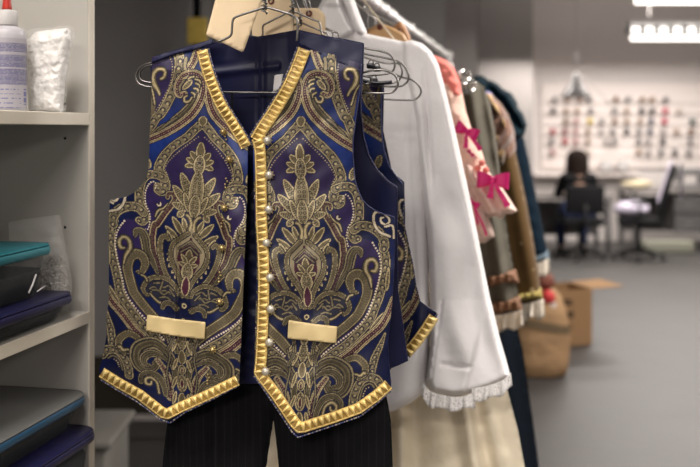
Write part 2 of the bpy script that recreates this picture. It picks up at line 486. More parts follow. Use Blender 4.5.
# arch
ar = np.concatenate([[(0, 123.5)], D('D2 75,130 130,200 200,262 258,330 300,415 D3 305,40 268,95 255,150 275,192 302,188 308,160')])
PT.stroke(ar, [10, 9, 9, 9, 9.5, 10, 10, 10, 9.5, 9, 8.5, 8], 'brocade')
PT.leaf((0, 116.5), (0, 127), 9, 'solid')
PT.dots(np.concatenate([[(2, 138)], D('D2 70,205 125,258 192,325 245,395 270,445 D3 268,20 237,90 226,150 240,205')]), 2.8, .65, G1 * .75)
PT.leaf(D('D2 372,467')[0], D('D2 398,340')[0] + [0, 6], 7)
# S band, big side band, hem corner
PT.stroke(D('D4 585,30 605,130 600,220 580,310 555,400 D5 530,30 500,100 430,180 340,265 240,335 160,400'), 8.6, 'brocade')
PT.stroke(D('D3 265,95 312,78 372,82 412,130 428,210 424,300 395,350 380,400 395,430 420,425'), [8.5, 8.5, 9, 9, 9, 9, 9, 9, 8, 7], 'brocade')
PT.stroke(D('D3 392,365 440,338 510,350 570,395 598,460 D4 590,60'), [9, 9, 9.5, 9.5, 9, 8.6], 'brocade')
PT.dots(D('D3 322,185 322,140 350,135 380,185 390,250 378,310 352,360 345,420 350,470'), 2.8, .85, PALE)
PT.dots(D('D4 400,40 360,45 345,20'), 2.8, .7, PALE)
PT.dots(D('D4 512,10 558,90 573,165 565,245 540,340 508,430 D5 488,50 440,122 360,195 262,268 170,345'), 3.0, .95, PALE)
PT.stroke(D('D3 284,272 281,287 292,296 305,288'), [.9, 1.8, 1.6, .7], 'pale')
# spiral by the armhole
PT.stroke(D('D3 632,410 560,375 525,310 535,250 590,255 630,300 610,330 580,320 570,290 590,283'), [2.2, 2.4, 2.4, 2.2, 2, 2, 2, 2, 1.8, 1.6], 'pale')
PT.stroke(D('D3 600,345 650,340 660,420'), 2, 'pale')
# ogive round the vase
PT.stroke(D('D3 236,225 232,200 205,195 190,222 205,270 250,340 295,425 D4 312,0 322,70 318,150 298,220 270,300 235,365'), [4, 5, 5, 5, 6, 7, 7, 7, 7, 6.5, 6, 5, 4], 'ogive')
PT.stroke(D('D3 232,265 260,305 295,330 312,378'), [1.2, 2, 3, 1.5], 'plain')
# vase flames
for a, b, w in (('D3 95,435', 'D3 125,340', 5.5), ('D3 115,462', 'D3 195,350', 7), ('D4 150,60', 'D3 240,425', 5.5), ('D4 185,95', 'D4 225,20', 4)):
    PT.leaf(D(a)[0], D(b)[0], w, 'solid')
PT.stroke(D('D3 72,467 70,420 66,370 80,330 98,320'), [8, 6, 4, 4, 3.5], 'plain')
PT.stroke(D('D4 185,362 222,320 252,240 268,150 262,85 232,62 215,80'), [4, 5, 5.5, 6, 6, 5.5, 4], 'scale')
for p in ('D4 205,170', 'D4 205,212', 'D4 195,252', 'D4 172,290', 'D4 150,322'):
    q = D(p)[0]; PT.leaf(q + [-2, -2.4], q + [1.5, 2.6], 3.4, 'solid')
# fleuron
for a, b, w in (('D3 100,285', 'D3 205,255', 8), ('D3 90,262', 'D3 205,130', 9.5), ('D3 125,300', 'D3 160,345', 7), ('D3 70,215', 'D3 155,30', 10)):
    PT.leaf(D(a)[0], D(b)[0], w)
PT.leaf((0, 216), (0, 174), 15); PT.leaf((4, 220), (12, 200), 7); PT.leaf((0, 224), (0, 200), 12)
PT.leaf((4, 168), D('D2 135,412')[0], 6, 'solid'); PT.leaf((2, 168), D('D2 128,352')[0], 6.5, 'solid'); PT.leaf((2, 164), D('D2 100,300')[0], 7, 'solid')
PT.leaf((0, 163), (0, 144), 9, 'solid'); PT.leaf((0, 178), (0, 158), 12)
PT.dots(np.array([(0, 164), (0, 168)]), 4, 1.6, DK * 2); PT.dots(np.array([(3, 168.5), (3.4, 168)]), 3, .7, DK)
# vase
VZ = 1
vz = np.concatenate([[(0, 236)], D('D4 85,10 130,50 180,100 195,170 180,240 145,300 115,380 98,450'), [(0, 309)]])
PT.rawpoly(vz, G3 * 1.3)
PT.stroke(D('D4 85,12 130,52 180,102 195,170 180,240 145,300 115,380 98,450'), 4.5, 'scale')
PT.rawpoly(np.concatenate([[(0, 252)], D('D4 140,140 150,200 130,270 112,310 100,330'), [(0, 292)]]), BUR)
PT.stroke(np.concatenate([[(0, 255)], D('D4 128,150')]), 1.2, 'fine')
PT.stroke(np.concatenate([[(0, 249)], D('D4 140,128')]), 1.4, 'fine')
PT.leaf((0, 274), (0, 258), 8, 'solid'); PT.leaf((1, 273), (8, 264), 5, 'solid'); PT.leaf((0, 276), (10, 273), 5, 'solid'); PT.leaf((0, 290), (0, 272), 12); PT.leaf((0, 307), (0, 286), 9, 'bur')
PT.dots(np.array([(0, 245), (0, 248)]), 4, 1.4, BUR)
PT.dots(np.array([(0, 315), (0, 319)]), 4.2, 2.6, G1); PT.dots(np.array([(0, 315), (0, 319)]), 4.2, 1.3, DK)
# side leaves
PT.poly(D('D4 135,425 200,365 290,365 345,400 355,467 D5 350,50 320,40 230,95 140,90 120,40'), DK * 2)
for a in ('D4 160,425 200,400 230,420 260,395 300,405', 'D4 180,455 220,440 250,455 290,430 320,450', 'D5 150,30 190,10 220,35 260,15 300,20', 'D5 160,70 200,50 240,60', 'D4 150,465 185,425', 'D4 240,380 250,440'):
    PT.stroke(D(a), 1.5, 'fine')
PT.stroke(D('D4 125,450 150,400 205,358 280,358 335,385 362,440 D5 358,35 330,62 305,40'), [3, 4.5, 5, 5, 5, 5, 4.5, 4, 2.5], 'scale')
PT.stroke(D('D5 110,105 150,85 240,95 310,50'), [2, 3.5, 3, 2], 'plain')
PT.stroke(D('D5 125,115 165,85 205,95 215,125'), [4, 5, 5, 4], 'lines')
PT.stroke(D('D4 440,105 432,72 395,72 372,115 355,190 315,255 275,335'), [3, 7, 9, 10, 9, 6, 2.5], 'lines')
PT.stroke(D('D4 415,350 385,345 365,285 382,240 425,228 468,262 483,330 468,400 435,467 D5 412,72 352,130 285,185 200,258 120,345 85,400'), [3, 6, 9, 10, 11, 11, 11, 10.5, 10.5, 10.5, 10.5, 10, 10, 8, 5], 'scale')
PT.stroke(D('D4 385,365 360,375 345,400'), 2.5, 'plain')
PT.stroke(D('D4 510,318 498,255 470,195 482,143 520,130 546,165 535,205 510,205'), [1.5, 4.5, 5.5, 5, 4.5, 4.5, 5, 3], 'plain')
# right-hand side pieces
PT.leaf(D('D4 610,340')[0], D('D4 625,180')[0], 4.5)
PT.leaf(D('D5 490,205')[0], D('D5 612,40')[0], 8)
PT.stroke(D('D4 660,400 D5 615,70 562,150 475,225 385,308 300,372 250,420'), [8, 8, 9, 9, 9, 9, 8], 'triple')
PT.stroke(D('D5 600,190 565,280 530,360 508,467 D6 512,60'), [2, 6, 8, 7, 6], 'brocade')
PT.stroke(D('D6 385,270 395,200 430,120 480,82 540,95 575,140'), 8.5, 'brocade')
PT.stroke(D('D6 430,230 455,150 500,125 530,150'), 1.4, 'fine')
PT.dots(D('D6 450,215 470,165 500,145'), 2.6, .7, G1)
PT.stroke(D('D5 290,425 340,372 410,352 465,400 468,450 D6 450,70 425,95'), [5, 6.5, 7, 7.5, 7, 6, 4], 'scale')
PT.stroke(D('D5 465,455 D6 455,55 435,72 408,62 388,66 378,82 390,95 402,86'), [4, 4, 3.4, 2.6, 2.2, 2, 2, 1.4], 'plain')
# bottom scrolls
PT.stroke(D('D6 75,240 85,150 105,85 150,20 D5 225,378 290,395 D6 340,40 348,105 325,165 285,192 240,178 212,140 222,118'), [5, 7, 9, 10, 11, 12, 13, 13, 12, 11, 9, 7, 5], 'lines')
PT.stroke(D('D6 130,90 180,55 250,50 295,90 290,140 255,150'), [3, 5, 7, 8, 6, 4], 'lines')
PT.stroke(D('D6 205,92 150,170 118,260 105,360'), [6, 7, 7.5, 7.5], 'triple')
PT.stroke(D('D6 305,300 298,245 255,212 195,228 155,285 135,350'), [5, 6, 7, 7, 6, 5], 'lines')
PT.stroke(D('D6 180,350 200,280 245,250 275,275 268,305 240,305 235,282'), [3, 3.4, 4, 4, 3.5, 3, 2.5], 'plain')
# centre column below the pocket
for y0, y1, w, st in ((342, 362, 9, 'leaf'), (362, 378, 8, 'solid'), (379, 391, 8, 'solid'), (392, 411, 10, 'leaf'), (412, 428, 8, 'solid'), (330, 345, 8, 'leaf')):
    PT.leaf((0, y1), (0, y0), w, st)
PT.leaf((0, 389), (0, 382), 4, 'bur'); PT.leaf((0, 408), (0, 397), 5, 'bur')
for (a, b, w) in (((5, 352), (10, 366), 4), ((5, 372), (9, 388), 4), ((5, 395), (10, 410), 4), ((6, 412), (9, 426), 4), ((9, 344), (15, 352), 4)):
    PT.leaf(a, b, w, 'solid')
PT.stroke(np.array([(16, 350), (12, 368), (15, 392), (13, 412)]), 1.2, 'fine')
PT.stroke(np.array([(12, 335), (9, 352), (14, 365)]), 3, 'lines')

def weave(C, A, px, py, seed):
    n = noise2(px, py, 9, seed); C = C * (1 + .22 * n)[:, None]
    f = noise2(px + 1.7 * np.sin(py * .9), py + 1.7 * np.sin(px * .8), 3.1, seed + 20)
    fleck = (A > .3) & (np.abs(f) < .05)
    C = np.where(fleck[:, None], C * .6, C)
    C = C * (1 + .10 * np.sin(py * 4.2))[:, None]
    return np.concatenate([np.clip(C, 0, 1), A[:, None]], 1)

def pat_right(V):
    S = np.abs(V[:, 0] - np.interp(V[:, 1], AXR[:, 0], AXR[:, 1]))
    C, A = PT.ev(S, V[:, 1]); return weave(C, A, V[:, 0], V[:, 1], 3)
def pat_left(V):
    sg = np.interp(V[:, 1], AXL[:, 0], AXL[:, 1]) - V[:, 0]
    # the dart takes up a little cloth
    S = np.abs(sg); T = np.interp(V[:, 1], TL[:, 0], TL[:, 1]); k = np.interp(V[:, 1], [60, 110, 190, 420], [.0, .02, .22, .24])
    C, A = PT.ev(S, T + k * sg * np.where(sg > 0, 1, .8)); return weave(C, A, V[:, 0], V[:, 1], 4)
def pat_second(V):
    x = V[:, 0] - 26; S = np.abs(x - np.interp(V[:, 1] + 4, AXR[:, 0], AXR[:, 1]))
    C, A = PT.ev(S, V[:, 1] + 12); return weave(C, A, V[:, 0], V[:, 1], 5)

# ------------------------------------------------------------------ braid, cord
def resample(pts, step):
    pts = np.asarray(pts, float)
    L = np.concatenate([[0], np.cumsum(np.linalg.norm(np.diff(pts, axis=0), axis=1))])
    # keep the corners
    u = np.unique(np.concatenate([np.arange(0, L[-1], step), L]))
    keep = [u[0]]
    for q in u[1:]:
        if q - keep[-1] > step * .4: keep.append(q)
    u = np.array(keep)
    return np.stack([np.interp(u, L, pts[:, 0]), np.interp(u, L, pts[:, 1])], 1), u

def braid(name, path, width, Yr, hf, parent, lift=.0015, Pp=6.6, label=None, flip=1):
    pts, u = resample(path, .5); T2 = []
    tg = np.gradient(pts, axis=0); tg /= np.linalg.norm(tg, axis=1)[:, None]
    # soften the miter
    nr = np.stack([-tg[:, 1], tg[:, 0]], 1)
    vs = np.linspace(-1, 1, 17); V = []; H = []
    for i in range(len(pts)):
        for v in vs:
            V.append(pts[i] + nr[i] * v * width / 2 * (1 + .05 * math.sin(u[i] * 2 * math.pi / 1.7) * (abs(v) > .9)))
            av = abs(v)
            f = (u[i] / Pp + .45 * v * flip) % 1.0
            g = (u[i] / Pp - .45 * v * flip + .5) % 1.0
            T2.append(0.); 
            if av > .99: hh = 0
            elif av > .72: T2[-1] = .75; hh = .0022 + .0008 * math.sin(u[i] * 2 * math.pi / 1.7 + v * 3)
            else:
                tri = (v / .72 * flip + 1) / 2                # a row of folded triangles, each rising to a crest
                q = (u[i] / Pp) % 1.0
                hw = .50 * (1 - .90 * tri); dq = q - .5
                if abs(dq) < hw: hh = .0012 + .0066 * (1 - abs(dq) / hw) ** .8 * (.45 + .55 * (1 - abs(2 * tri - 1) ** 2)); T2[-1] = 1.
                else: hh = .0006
            H.append(hh)
    V = np.array(V); H = np.array(H); n = len(vs)
    W = at(V[:, 0], V[:, 1], Yr, hf(V[:, 0], V[:, 1]) + lift + H)
    Fc = []
    for i in range(len(pts) - 1):
        for k in range(n - 1):
            a = i * n + k; Fc.append((a, a + 1, a + n + 1, a + n))
    T2 = np.array(T2)[:, None]; attr = np.concatenate([np.array([.30, .19, .05]) * (1 - T2) + np.array([.88, .68, .28]) * T2, np.full((len(T2), 1), 1.)], 1)  # gaps coloured darker to put shade between the raised triangles
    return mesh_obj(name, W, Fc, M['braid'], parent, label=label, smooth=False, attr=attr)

def edge_cord(name, path, Yr, hf, parent, r=.0011, c1=(.010, .016, .085), c2=(.26, .22, .18), lift=.0015):
    pts, u = resample(path, .8)
    W = at(pts[:, 0], pts[:, 1], Yr, hf(pts[:, 0], pts[:, 1]) + lift)
    rr = r * (1 + .35 * np.sin(u * 2 * math.pi / 2.4))
    V, Fc = tube(W, rr, 6)
    c = np.where((np.sin(u * 2 * math.pi / 4.1 + 1.1 * np.sin(u * .9)) > .45)[:, None], np.array(c2), np.array(c1))
    attr = np.concatenate([np.repeat(c, 6, 0), np.full((len(V), 1), .3)], 1)
    return mesh_obj(name, V, Fc, M['cord'], parent, attr=attr)

# ================================================================== WAISTCOAT (front)
Y1 = 1.56
def h_front(x, y, dart=True):
    x = np.asarray(x, float); y = np.asarray(y, float)
    b = .060 - .055 * ((x - 252) / 152.) ** 2 * np.clip((y - 40) / 120, .25, 1)
    b = b + .010 * np.exp(-((x - 255) / 45) ** 2) * np.clip((y - 160) / 200, 0, 1)
    b = b + .0040 * noise2(x, y, 62, 11) + .0018 * noise2(x, y, 26, 12)
    # soft vertical folds in the lower half, a dart on the left
    b = b + .0035 * np.sin(x / 9.5 + .015 * y) * np.clip((y - 230) / 150, 0, 1)
    if dart: b = b - .005 * np.exp(-((x - 178) / 1.8) ** 2) * np.clip((y - 215) / 30, 0, 1) * np.clip((420 - y) / 60, 0, 1)
    b = b - .012 * np.clip((70 - y) / 30, 0, 1)
    return b
def h_r(x, y): return h_front(x, y) + .006
vest = thing('waistcoat', 'navy paisley brocade waistcoat with gold braid at the front of the rail', 'waistcoat', tuple(at(262, 372, Y1, 0)))
LEFT = [(152, 57), (165, 54), (197, 46), (205, 47), (209, 60), (214, 78), (220, 95), (229, 113), (240, 131), (248, 146), (247, 200), (244.5, 260), (241.5, 330), (239, 384),
        (212, 398), (185, 411), (170, 421), (160, 418), (147, 407), (135, 399), (118, 389), (101, 379), (99, 370), (103, 355), (106.6, 335), (106.6, 316), (109, 298), (108.7, 250), (108.7, 215), (110, 200),
        (117, 198.5), (126, 197), (134, 192.5), (141, 186), (145.5, 180), (148, 172), (149.4, 150), (149.5, 135), (151, 110), (151.5, 85)]
RIGHT = [(299, 48), (311, 50), (336, 55), (361.5, 63.5), (360, 90), (356, 118), (353, 140), (353, 156), (355, 180), (358, 190), (362.5, 200), (369, 206.5), (376, 211), (385, 214.5), (394.5, 217), (395, 240), (394, 270), (392, 305), (388, 340), (389, 365), (391, 381),
         (391, 390), (377, 402), (360, 415), (334, 424), (310, 432), (298, 436), (292, 430), (276, 406), (262, 386), (254, 376), (255, 340), (257, 260), (254, 200), (253, 148), (254, 140), (266, 118), (280, 93), (291, 70)]
fl = cloth('front_panel', LEFT, Y1, h_front, M['brocade'], vest, step=.62, thick=.002, pat=pat_left, backcol=(.012, .014, .05, 0))
fr = cloth('front_panel', RIGHT, Y1, h_r, M['brocade'], vest, step=.62, thick=.002, pat=pat_right, backcol=(.012, .014, .05, 0))
# braids
neckL = catmull([(202, 50), (206, 66), (212, 84), (220, 103), (231, 121), (242, 139), (246, 147)], 8)
hemL = [(101.5, 372.5), (120, 384), (140, 395), (152, 404.5), (163, 413), (167.5, 414), (180, 407.5), (208, 395), (237.5, 380.5)]
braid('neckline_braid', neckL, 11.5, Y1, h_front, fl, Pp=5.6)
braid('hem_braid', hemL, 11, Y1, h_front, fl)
neckR = list(catmull([(304.5, 49), (298, 66), (288, 88), (275, 110), (263, 128), (256, 140)], 8))
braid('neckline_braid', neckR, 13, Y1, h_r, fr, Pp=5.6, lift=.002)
plk = list(catmull([(257, 138), (260, 150), (261, 180), (261.5, 220), (263.5, 262), (263.5, 300), (262, 340), (261, 360), (259.5, 372)], 6)) + [(261, 375), (276, 394.5), (295, 423), (299.5, 427.5), (304, 427), (334, 417.5), (359, 408.2), (376.5, 395.7), (389, 384.5)]
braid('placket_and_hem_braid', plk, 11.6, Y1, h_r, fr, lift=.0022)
edge_cord('edge_cord', [p + np.array([6.5, -1.5]) for p in neckL], Y1, h_front, fl, lift=.002)
edge_cord('edge_cord', [(101, 380), (118, 390.5), (135, 400.5), (147, 409), (160, 419.5), (170, 423), (185, 412.5), (212, 399.5), (238, 386)], Y1, h_front, fl, r=.0012)
edge_cord('edge_cord', [p + np.array([-7.2, -2.0]) for p in neckR], Y1, h_r, fr, lift=.002)
edge_cord('edge_cord', [(254, 376), (262, 387), (276, 407.5), (292, 432), (298, 437.5), (310, 433.5), (334, 425.5), (360, 416.5), (377, 403.5), (391, 391)], Y1, h_r, fr, r=.0012)
edge_cord('armhole_piping', [(361.5, 64), (360, 90), (356, 118), (353, 140), (353, 156), (355, 180), (358, 190), (362.5, 200), (369, 206.5), (376, 211), (385, 214.5), (394.5, 217)], Y1, h_r, fr, r=.0008, c1=(.03, .035, .10), c2=(.05, .05, .12))
# pocket welts
def quad(q):
    return [tuple(p) for p in q]
cloth('pocket_welt', [(147, 315), (176, 319.5), (205, 322.5), (204, 339.5), (175, 336), (146, 331)], Y1, lambda x, y: h_front(x, y, False) + .0055, M['welt'], fl, step=1.6, thick=.004)
cloth('pocket_welt', [(288.5, 320.5), (312, 324), (337, 327), (336, 343.5), (312, 341), (287.5, 338.5)], Y1, lambda x, y: h_r(x, y) + .0055, M['welt'], fr, step=1.6, thick=.004)
# buttons
def button(px, py, hf, parent, r, mt, rim):
    c = at(px, py, Y1, float(hf(px, py)) + .003)
    n = np.array([-DX, -DY, 0.05])
    o = MB()
    prof = [(r * .3, 0), (r * .95, .0006), (r * 1.0, .0015), (r * .8, .0042), (r * .45, .0058), (r * .05, .0064)]
    b = mesh_obj('button', *lathe(prof, c, 16, n), mt, parent)
    m = MB()
    for k in range(9):
        a = 2 * math.pi * k / 9
        q = c + (e3 * math.cos(a) + z3 * math.sin(a)) * r * 1.12 - d3 * .001
        m.add(*lathe([(.0002, -.0011), (.0010, -.0006), (.0012, .0003), (.0006, .0011), (.0001, .0013)], q, 7, n))
    m.build('button_rim', rim, b)
for (x, y) in ((267.8, 140.5), (269.4, 175), (269, 209.5), (266.8, 243), (270.4, 277.6), (271, 309), (269.7, 342.4), (265.8, 371.5)):
    button(x, y, lambda a, b: h_r(a, b) + .003, fr, .0066, M['pearl'], M['filigree'])
for (x, y) in ((229.5, 159.5), (224.5, 207.8), (222.3, 248), (220, 301.7), (213, 349.6), (223.5, 132)):
    button(x, y, h_front, fl, .0046, M['filigree'], M['filigree'])
# small gold loops between the left-hand buttons
m = MB()
for (x, y) in ((226, 183), (222, 222), (219.5, 277), (208, 379), (225, 141)):
    for k in range(4):
        c = at(x + 1.2 * math.sin(k * 1.9), y - 4.5 + 3 * k, Y1, float(h_front(x, y)) + .003)
        m.add(*lathe([(.0003, -.0012), (.0016, -.0005), (.0018, .0004), (.0009, .0018), (.0002, .002)], c, 8, (-DX, -DY, 0)))
m.build('gold_bead_loops', M['filigree'], fl)
# back of the waistcoat with its lining
BACK = [(150.5, 66), (153, 61), (161, 55), (186, 48), (211, 40), (219, 43.5), (235, 39), (249, 35), (258, 36.5), (276, 33.5), (298, 29.5), (324, 35.5), (345, 39), (364, 43), (363.5, 62), (361.5, 90), (361, 112), (364, 138), (369, 156), (378, 171), (388, 181), (397, 187), (397.5, 240), (398, 290), (403, 325), (408, 361), (397, 366), (386, 370),
        (320, 376), (250, 378), (180, 376), (120, 360), (116, 300), (118, 210), (146, 190), (152, 150), (152, 100)]
def h_back(x, y):
    b = -.030 + .030 * np.clip((64 - y) / 16, 0, 1) * np.clip(np.abs(x - 258) / 40 - .75, 0, 1)
    b = b + .004 * noise2(x, y, 70, 21) * np.clip((y - 50) / 40, 0, 1) + .003 * np.sin(x / 7. + .01 * y) * np.clip((y - 90) / 60, 0, 1)
    # seams and folds in the neck
    b = b - .004 * np.exp(-((x - 258) / 1.3) ** 2) + .004 * np.exp(-((x - 262) / 4) ** 2)
    b = b + .004 * np.exp(-(((y - 72) + .12 * (x - 225)) / 4) ** 2) * (np.abs(x - 235) < 45)
    return b
bk = cloth('back_panel', BACK, Y1, h_back, M['navy'], vest, step=1.5, thick=.003, label='plain navy satin back and lining')
edge_cord('armhole_piping', [(363.5, 64), (361.5, 90), (361, 112), (364, 138), (369, 156), (378, 171), (388, 181), (397, 187)], Y1, h_back, bk, r=.0012, c1=(.04, .04, .10), c2=(.06, .06, .13))
sh = lambda x, y: h_front(x, y) + .004 - .03 * np.clip((50 - y) / 20, 0, 1)
cloth('shoulder_yoke', [(299, 31), (324, 36), (345, 39.5), (364, 43.5), (363, 70), (345, 65), (325, 57), (306, 47), (299, 45)], Y1, h_r, M['navy'], bk, step=1.5, thick=.003)
cloth('shoulder_yoke', [(151, 63), (152, 60), (161, 54), (186, 47), (212, 39), (214, 43), (200, 48), (175, 54)], Y1, lambda x, y: h_front(x, y) + .004, M['navy'], bk, step=1.5, thick=.003)
cloth('size_label', [(274.5, 75), (283, 74), (281, 86), (276, 91), (273, 92)], Y1, lambda x, y: h_back(x, y) + .004, M['white'], bk, step=1.5, thick=.001, label='small white sewn-in label')
# inner facing seen down the open front
cloth('inner_facing', [(238, 150), (262, 142), (262, 384), (238, 384)], Y1, lambda x, y: .026 + .004 * noise2(x, y, 20, 31), M['navy'], bk, step=2, thick=.002)

# ================================================================== second waistcoat
Y2 = 1.70
v2 = thing('waistcoat', 'second paisley waistcoat peeking out behind the front one, gold hem turned up at right', 'waistcoat', tuple(at(350, 365, Y2, 0)))
SEC = [(300, 78), (340, 76), (382, 88), (381, 110), (382, 135), (384, 150), (389, 166), (396, 176), (402.5, 184), (404, 200), (403, 218), (408, 242), (413, 265), (416, 285), (420, 301), (428, 307), (437, 313), (431, 326), (420, 343), (409, 356), (396, 366), (380, 374), (340, 384), (300, 384)]
h2 = lambda x, y: .012 - .02 * np.clip((x - 385) / 50, 0, 1) ** 2 + .006 * np.sin(x / 6. + y * .02) * np.clip((y - 240) / 80, 0, 1) + .003 * noise2(x, y, 40, 41)
f2 = cloth('front_panel', SEC, Y2, h2, M['brocade'], v2, step=.95, thick=.002, pat=pat_second, backcol=(.012, .014, .05, 0))
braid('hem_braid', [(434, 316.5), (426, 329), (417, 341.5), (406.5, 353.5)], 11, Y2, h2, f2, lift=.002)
edge_cord('edge_cord', [(437.5, 314), (431, 327.5), (420, 344.5), (409, 357.5)], Y2, h2, f2, r=.0012)
edge_cord('armhole_piping', [(382, 88), (381, 110), (382, 135), (384, 150), (389, 166), (396, 176), (402.5, 184)], Y2, h2, f2, r=.0012, c1=(.03, .04, .14), c2=(.05, .06, .18))
edge_cord('side_piping', [(404, 200), (403, 218), (408, 242), (413, 265), (416, 285), (420, 301)], Y2, h2, f2, r=.0010, c1=(.02, .03, .12), c2=(.3, .25, .15))
cloth('back_panel', [(300, 76), (384, 82), (383, 130), (392, 172), (404, 182), (405, 215), (404, 300), (407, 350), (385, 376), (300, 378)], Y2, lambda x, y: -.045 + .004 * noise2(x, y, 30, 42), M['navy'], v2, step=2.5, thick=.003)

# ================================================================== trousers
tr = thing('trousers', 'black pinstriped trousers hanging below the front waistcoat', 'trousers', tuple(at(270, 850, Y1, 0)))
TROU = [(205, 262), (240, 262), (300, 262), (340, 262), (362, 300), (380, 360), (391, 420), (395, 520), (397, 680), (398, 840), (300, 840), (292, 680), (284, 520), (277, 448), (273.5, 418), (269, 448), (258, 520), (247, 680), (238, 840), (140, 840), (150, 680), (158, 520), (165, 440), (174, 372), (188, 310)]
h_tr = lambda x, y: .010 * np.exp(-((x - 215) / 5.) ** 2) * np.clip((y - 330) / 80, 0, 1) + .010 * np.exp(-((x - 335) / 5.) ** 2) * np.clip((y - 330) / 80, 0, 1) + .003 * noise2(x, y, 70, 51) - .004
cloth('trouser_legs', TROU, Y1, h_tr, M['pinstripe'], tr, step=2.6, puff=.020, edge=22)
m = MB()
for x in (232, 306):
    m.add(*tube([at(x, 265, Y1, 0), at(x, 200, Y1, .0), at(x, 93, Y1, 0)], .0022, 6))
m.build('hanging_loops', M['black'], tr)

# ================================================================== rail and hangers
rack = thing('clothes_rail', 'long chrome clothes rail running away from the viewer', 'clothes rail', (RX0 + K * 2.5, 2.5, 0))
def R(Y, dz=0, off=0.): return np.array([RX0 + K * Y, Y, RZ + dz]) + e3 * off
m = MB(); m.add(*tube([R(.5), R(1.5), R(3), R(4.32)], .0135, 14)); m.build('rail', M['railm'], rack)
for Yp in (.52, 3.86):
    p = R(Yp); m = MB()
    m.add(*tube([np.array([p[0], p[1], .12]), np.array([p[0], p[1], RZ - .01])], .0125, 12)); m.build('post', M['chrome'], rack)
    m = MB(); a = p - e3 * .28; b = p + e3 * .28
    m.add(*tube([[a[0], a[1], .11], [b[0], b[1], .11]], .0125, 12)); m.build('foot', M['chrome'], rack)
    for s in (-.26, .26):
        q = p + e3 * s
        m = MB(); m.add(*lathe([(.005, 0), (.035, .004), (.035, .07), (.005, .075)], (q[0], q[1], .0), 14)); m.add(*tube([[q[0], q[1], .06], [q[0], q[1], .11]], .006, 8))
        m.build('caster', M['black'], rack)
m = MB(); a = R(.52); b = R(3.86); m.add(*tube([[a[0], a[1], .14], [b[0], b[1], .14]], .011, 10)); m.build('lower_rail', M['chrome'], rack)
m = MB(); q = R(4.32); m.add(*lathe([(.004, 0), (.019, .002), (.020, .018), (.014, .024), (.003, .026)], q - d3 * .006, 16, d3)); m.build('end_cap', M['chrome'], rack)

def hook_pts(Y, px=None, low=.075):
    c = R(Y); pts = []
    for a in np.linspace(math.radians(-50), math.radians(200), 12):
        pts.append(c + e3 * .0185 * math.cos(a) + z3 * .0185 * math.sin(a))
    pts = pts[::-1][::-1]
    end = c - z3 * low
    pts = [pts[i] for i in range(len(pts))]
    pts = pts[::-1]           # starts at left, over the top, to right-below
    pts += [c + e3 * .004 - z3 * .03, end]
    return pts
HANG = 'steel wire hangers on the rail'
def wire_hanger(Y, label, hw=.205, drop=.11, low=.085, mt='wire', notch=True):
    c = R(Y); t = thing('wire_hanger', label, 'hanger', tuple(c - z3 * (low + drop)), HANG)
    m = MB(); m.add(*tube(catmull(hook_pts(Y, low=low), 4), .0016, 7)); m.build('hook', M[mt], t)
    n = c - z3 * low
    m = MB(); m.add(*tube([n + np.array([math.cos(a), math.sin(a), 0]) * .0034 + z3 * (.012 - .0011 * k) for k, a in enumerate(np.arange(0, 22, 1.0))], .0013, 5)); m.build('twist', M[mt], t)
    L = []
    for s in (1, -1):
        arm = [n + e3 * s * .002, n + e3 * s * .052 - z3 * .016]
        if notch: arm += [n + e3 * s * .053 - z3 * .040, n + e3 * s * .075 - z3 * .048]
        arm += [n + e3 * s * (hw - .03) - z3 * (drop - .042), n + e3 * s * (hw - .008) - z3 * (drop - .03), n + e3 * s * hw - z3 * (drop - .018), n + e3 * s * (hw - .006) - z3 * (drop - .004), n + e3 * s * (hw - .03) - z3 * drop]
        L.append(arm)
    loop = L[0] + L[1][::-1]
    m = MB(); m.add(*tube(np.concatenate([catmull(np.array(loop), 5), [loop[0]]]), .0016, 7)); m.build('arms', M[mt], t)
    return t

# the front waistcoat's hanger, traced
hg = thing('wire_hanger', 'steel wire hanger with rounded ends inside the front waistcoat', 'hanger', tuple(at(266, 92, Y1, 0)), HANG)
def wire(name, pts, h, par, Yr=Y1, r=.0017, mt='wire', sm=True):
    pts = np.array(pts, float)
    if sm: pts = catmull(pts, 6)
    hh = h(pts[:, 0], pts[:, 1]) if callable(h) else np.full(len(pts), h)
    V, Fc = tube(at(pts[:, 0], pts[:, 1], Yr, hh), r, 8)
    return mesh_obj(name, V, Fc, M[mt], par)
hang_h = lambda x, y: .085 * np.clip((46 - y) / 60, 0, 1) * 0 + .055 * np.clip(1 - np.abs(x - 257) / 45., 0, 1) ** .5 * (y < 60)
wire('shoulder_wire', [(266, 7), (250, 12), (237, 16.5), (233, 20), (232, 28), (231, 35), (226, 38.5), (217, 42)], .075, hg, r=.0019)
wire('shoulder_wire', [(266, 7), (280, 11), (292, 15), (297, 20), (297.5, 30), (297, 41)], .078, hg, r=.0019)
wire('end_loop', [(172, 56), (160, 61), (146, 64), (139, 69), (136, 76), (138.5, 83), (146, 86.5), (156, 87.5)], .012, hg)
wire('end_loop', [(170, 60), (158, 64), (146, 66.5), (140.5, 71), (140, 77), (143, 81), (152, 83)], .004, hg)
wire('end_loop', [(362, 73), (375, 70), (388, 71), (395.5, 76), (398, 83), (395, 90), (388, 93), (362, 93)], .030, hg)
wire('trouser_bar', [(150, 88.5), (200, 91), (228, 92.3), (276, 92.6), (330, 93)], -.005, hg, sm=False)
hk = hook_pts(Y1, low=.06)
hh = catmull(np.array(hk + [at(266, -6, Y1, .03), at(266, 7, Y1, .045)]), 5); m = MB(); m.add(*tube(hh, .0018, 8)); m.build('hook', M['wire'], hg)
cc = at(264.5, 5, Y1, .046); m = MB()
m.add(*tube([cc + e3 * .0038 * math.cos(a) + d3 * .0038 * math.sin(a) + z3 * (.010 - .00105 * k) for k, a in enumerate(np.arange(0, 20, .9))], .0015, 6)); m.build('twist', M['wire'], hg)
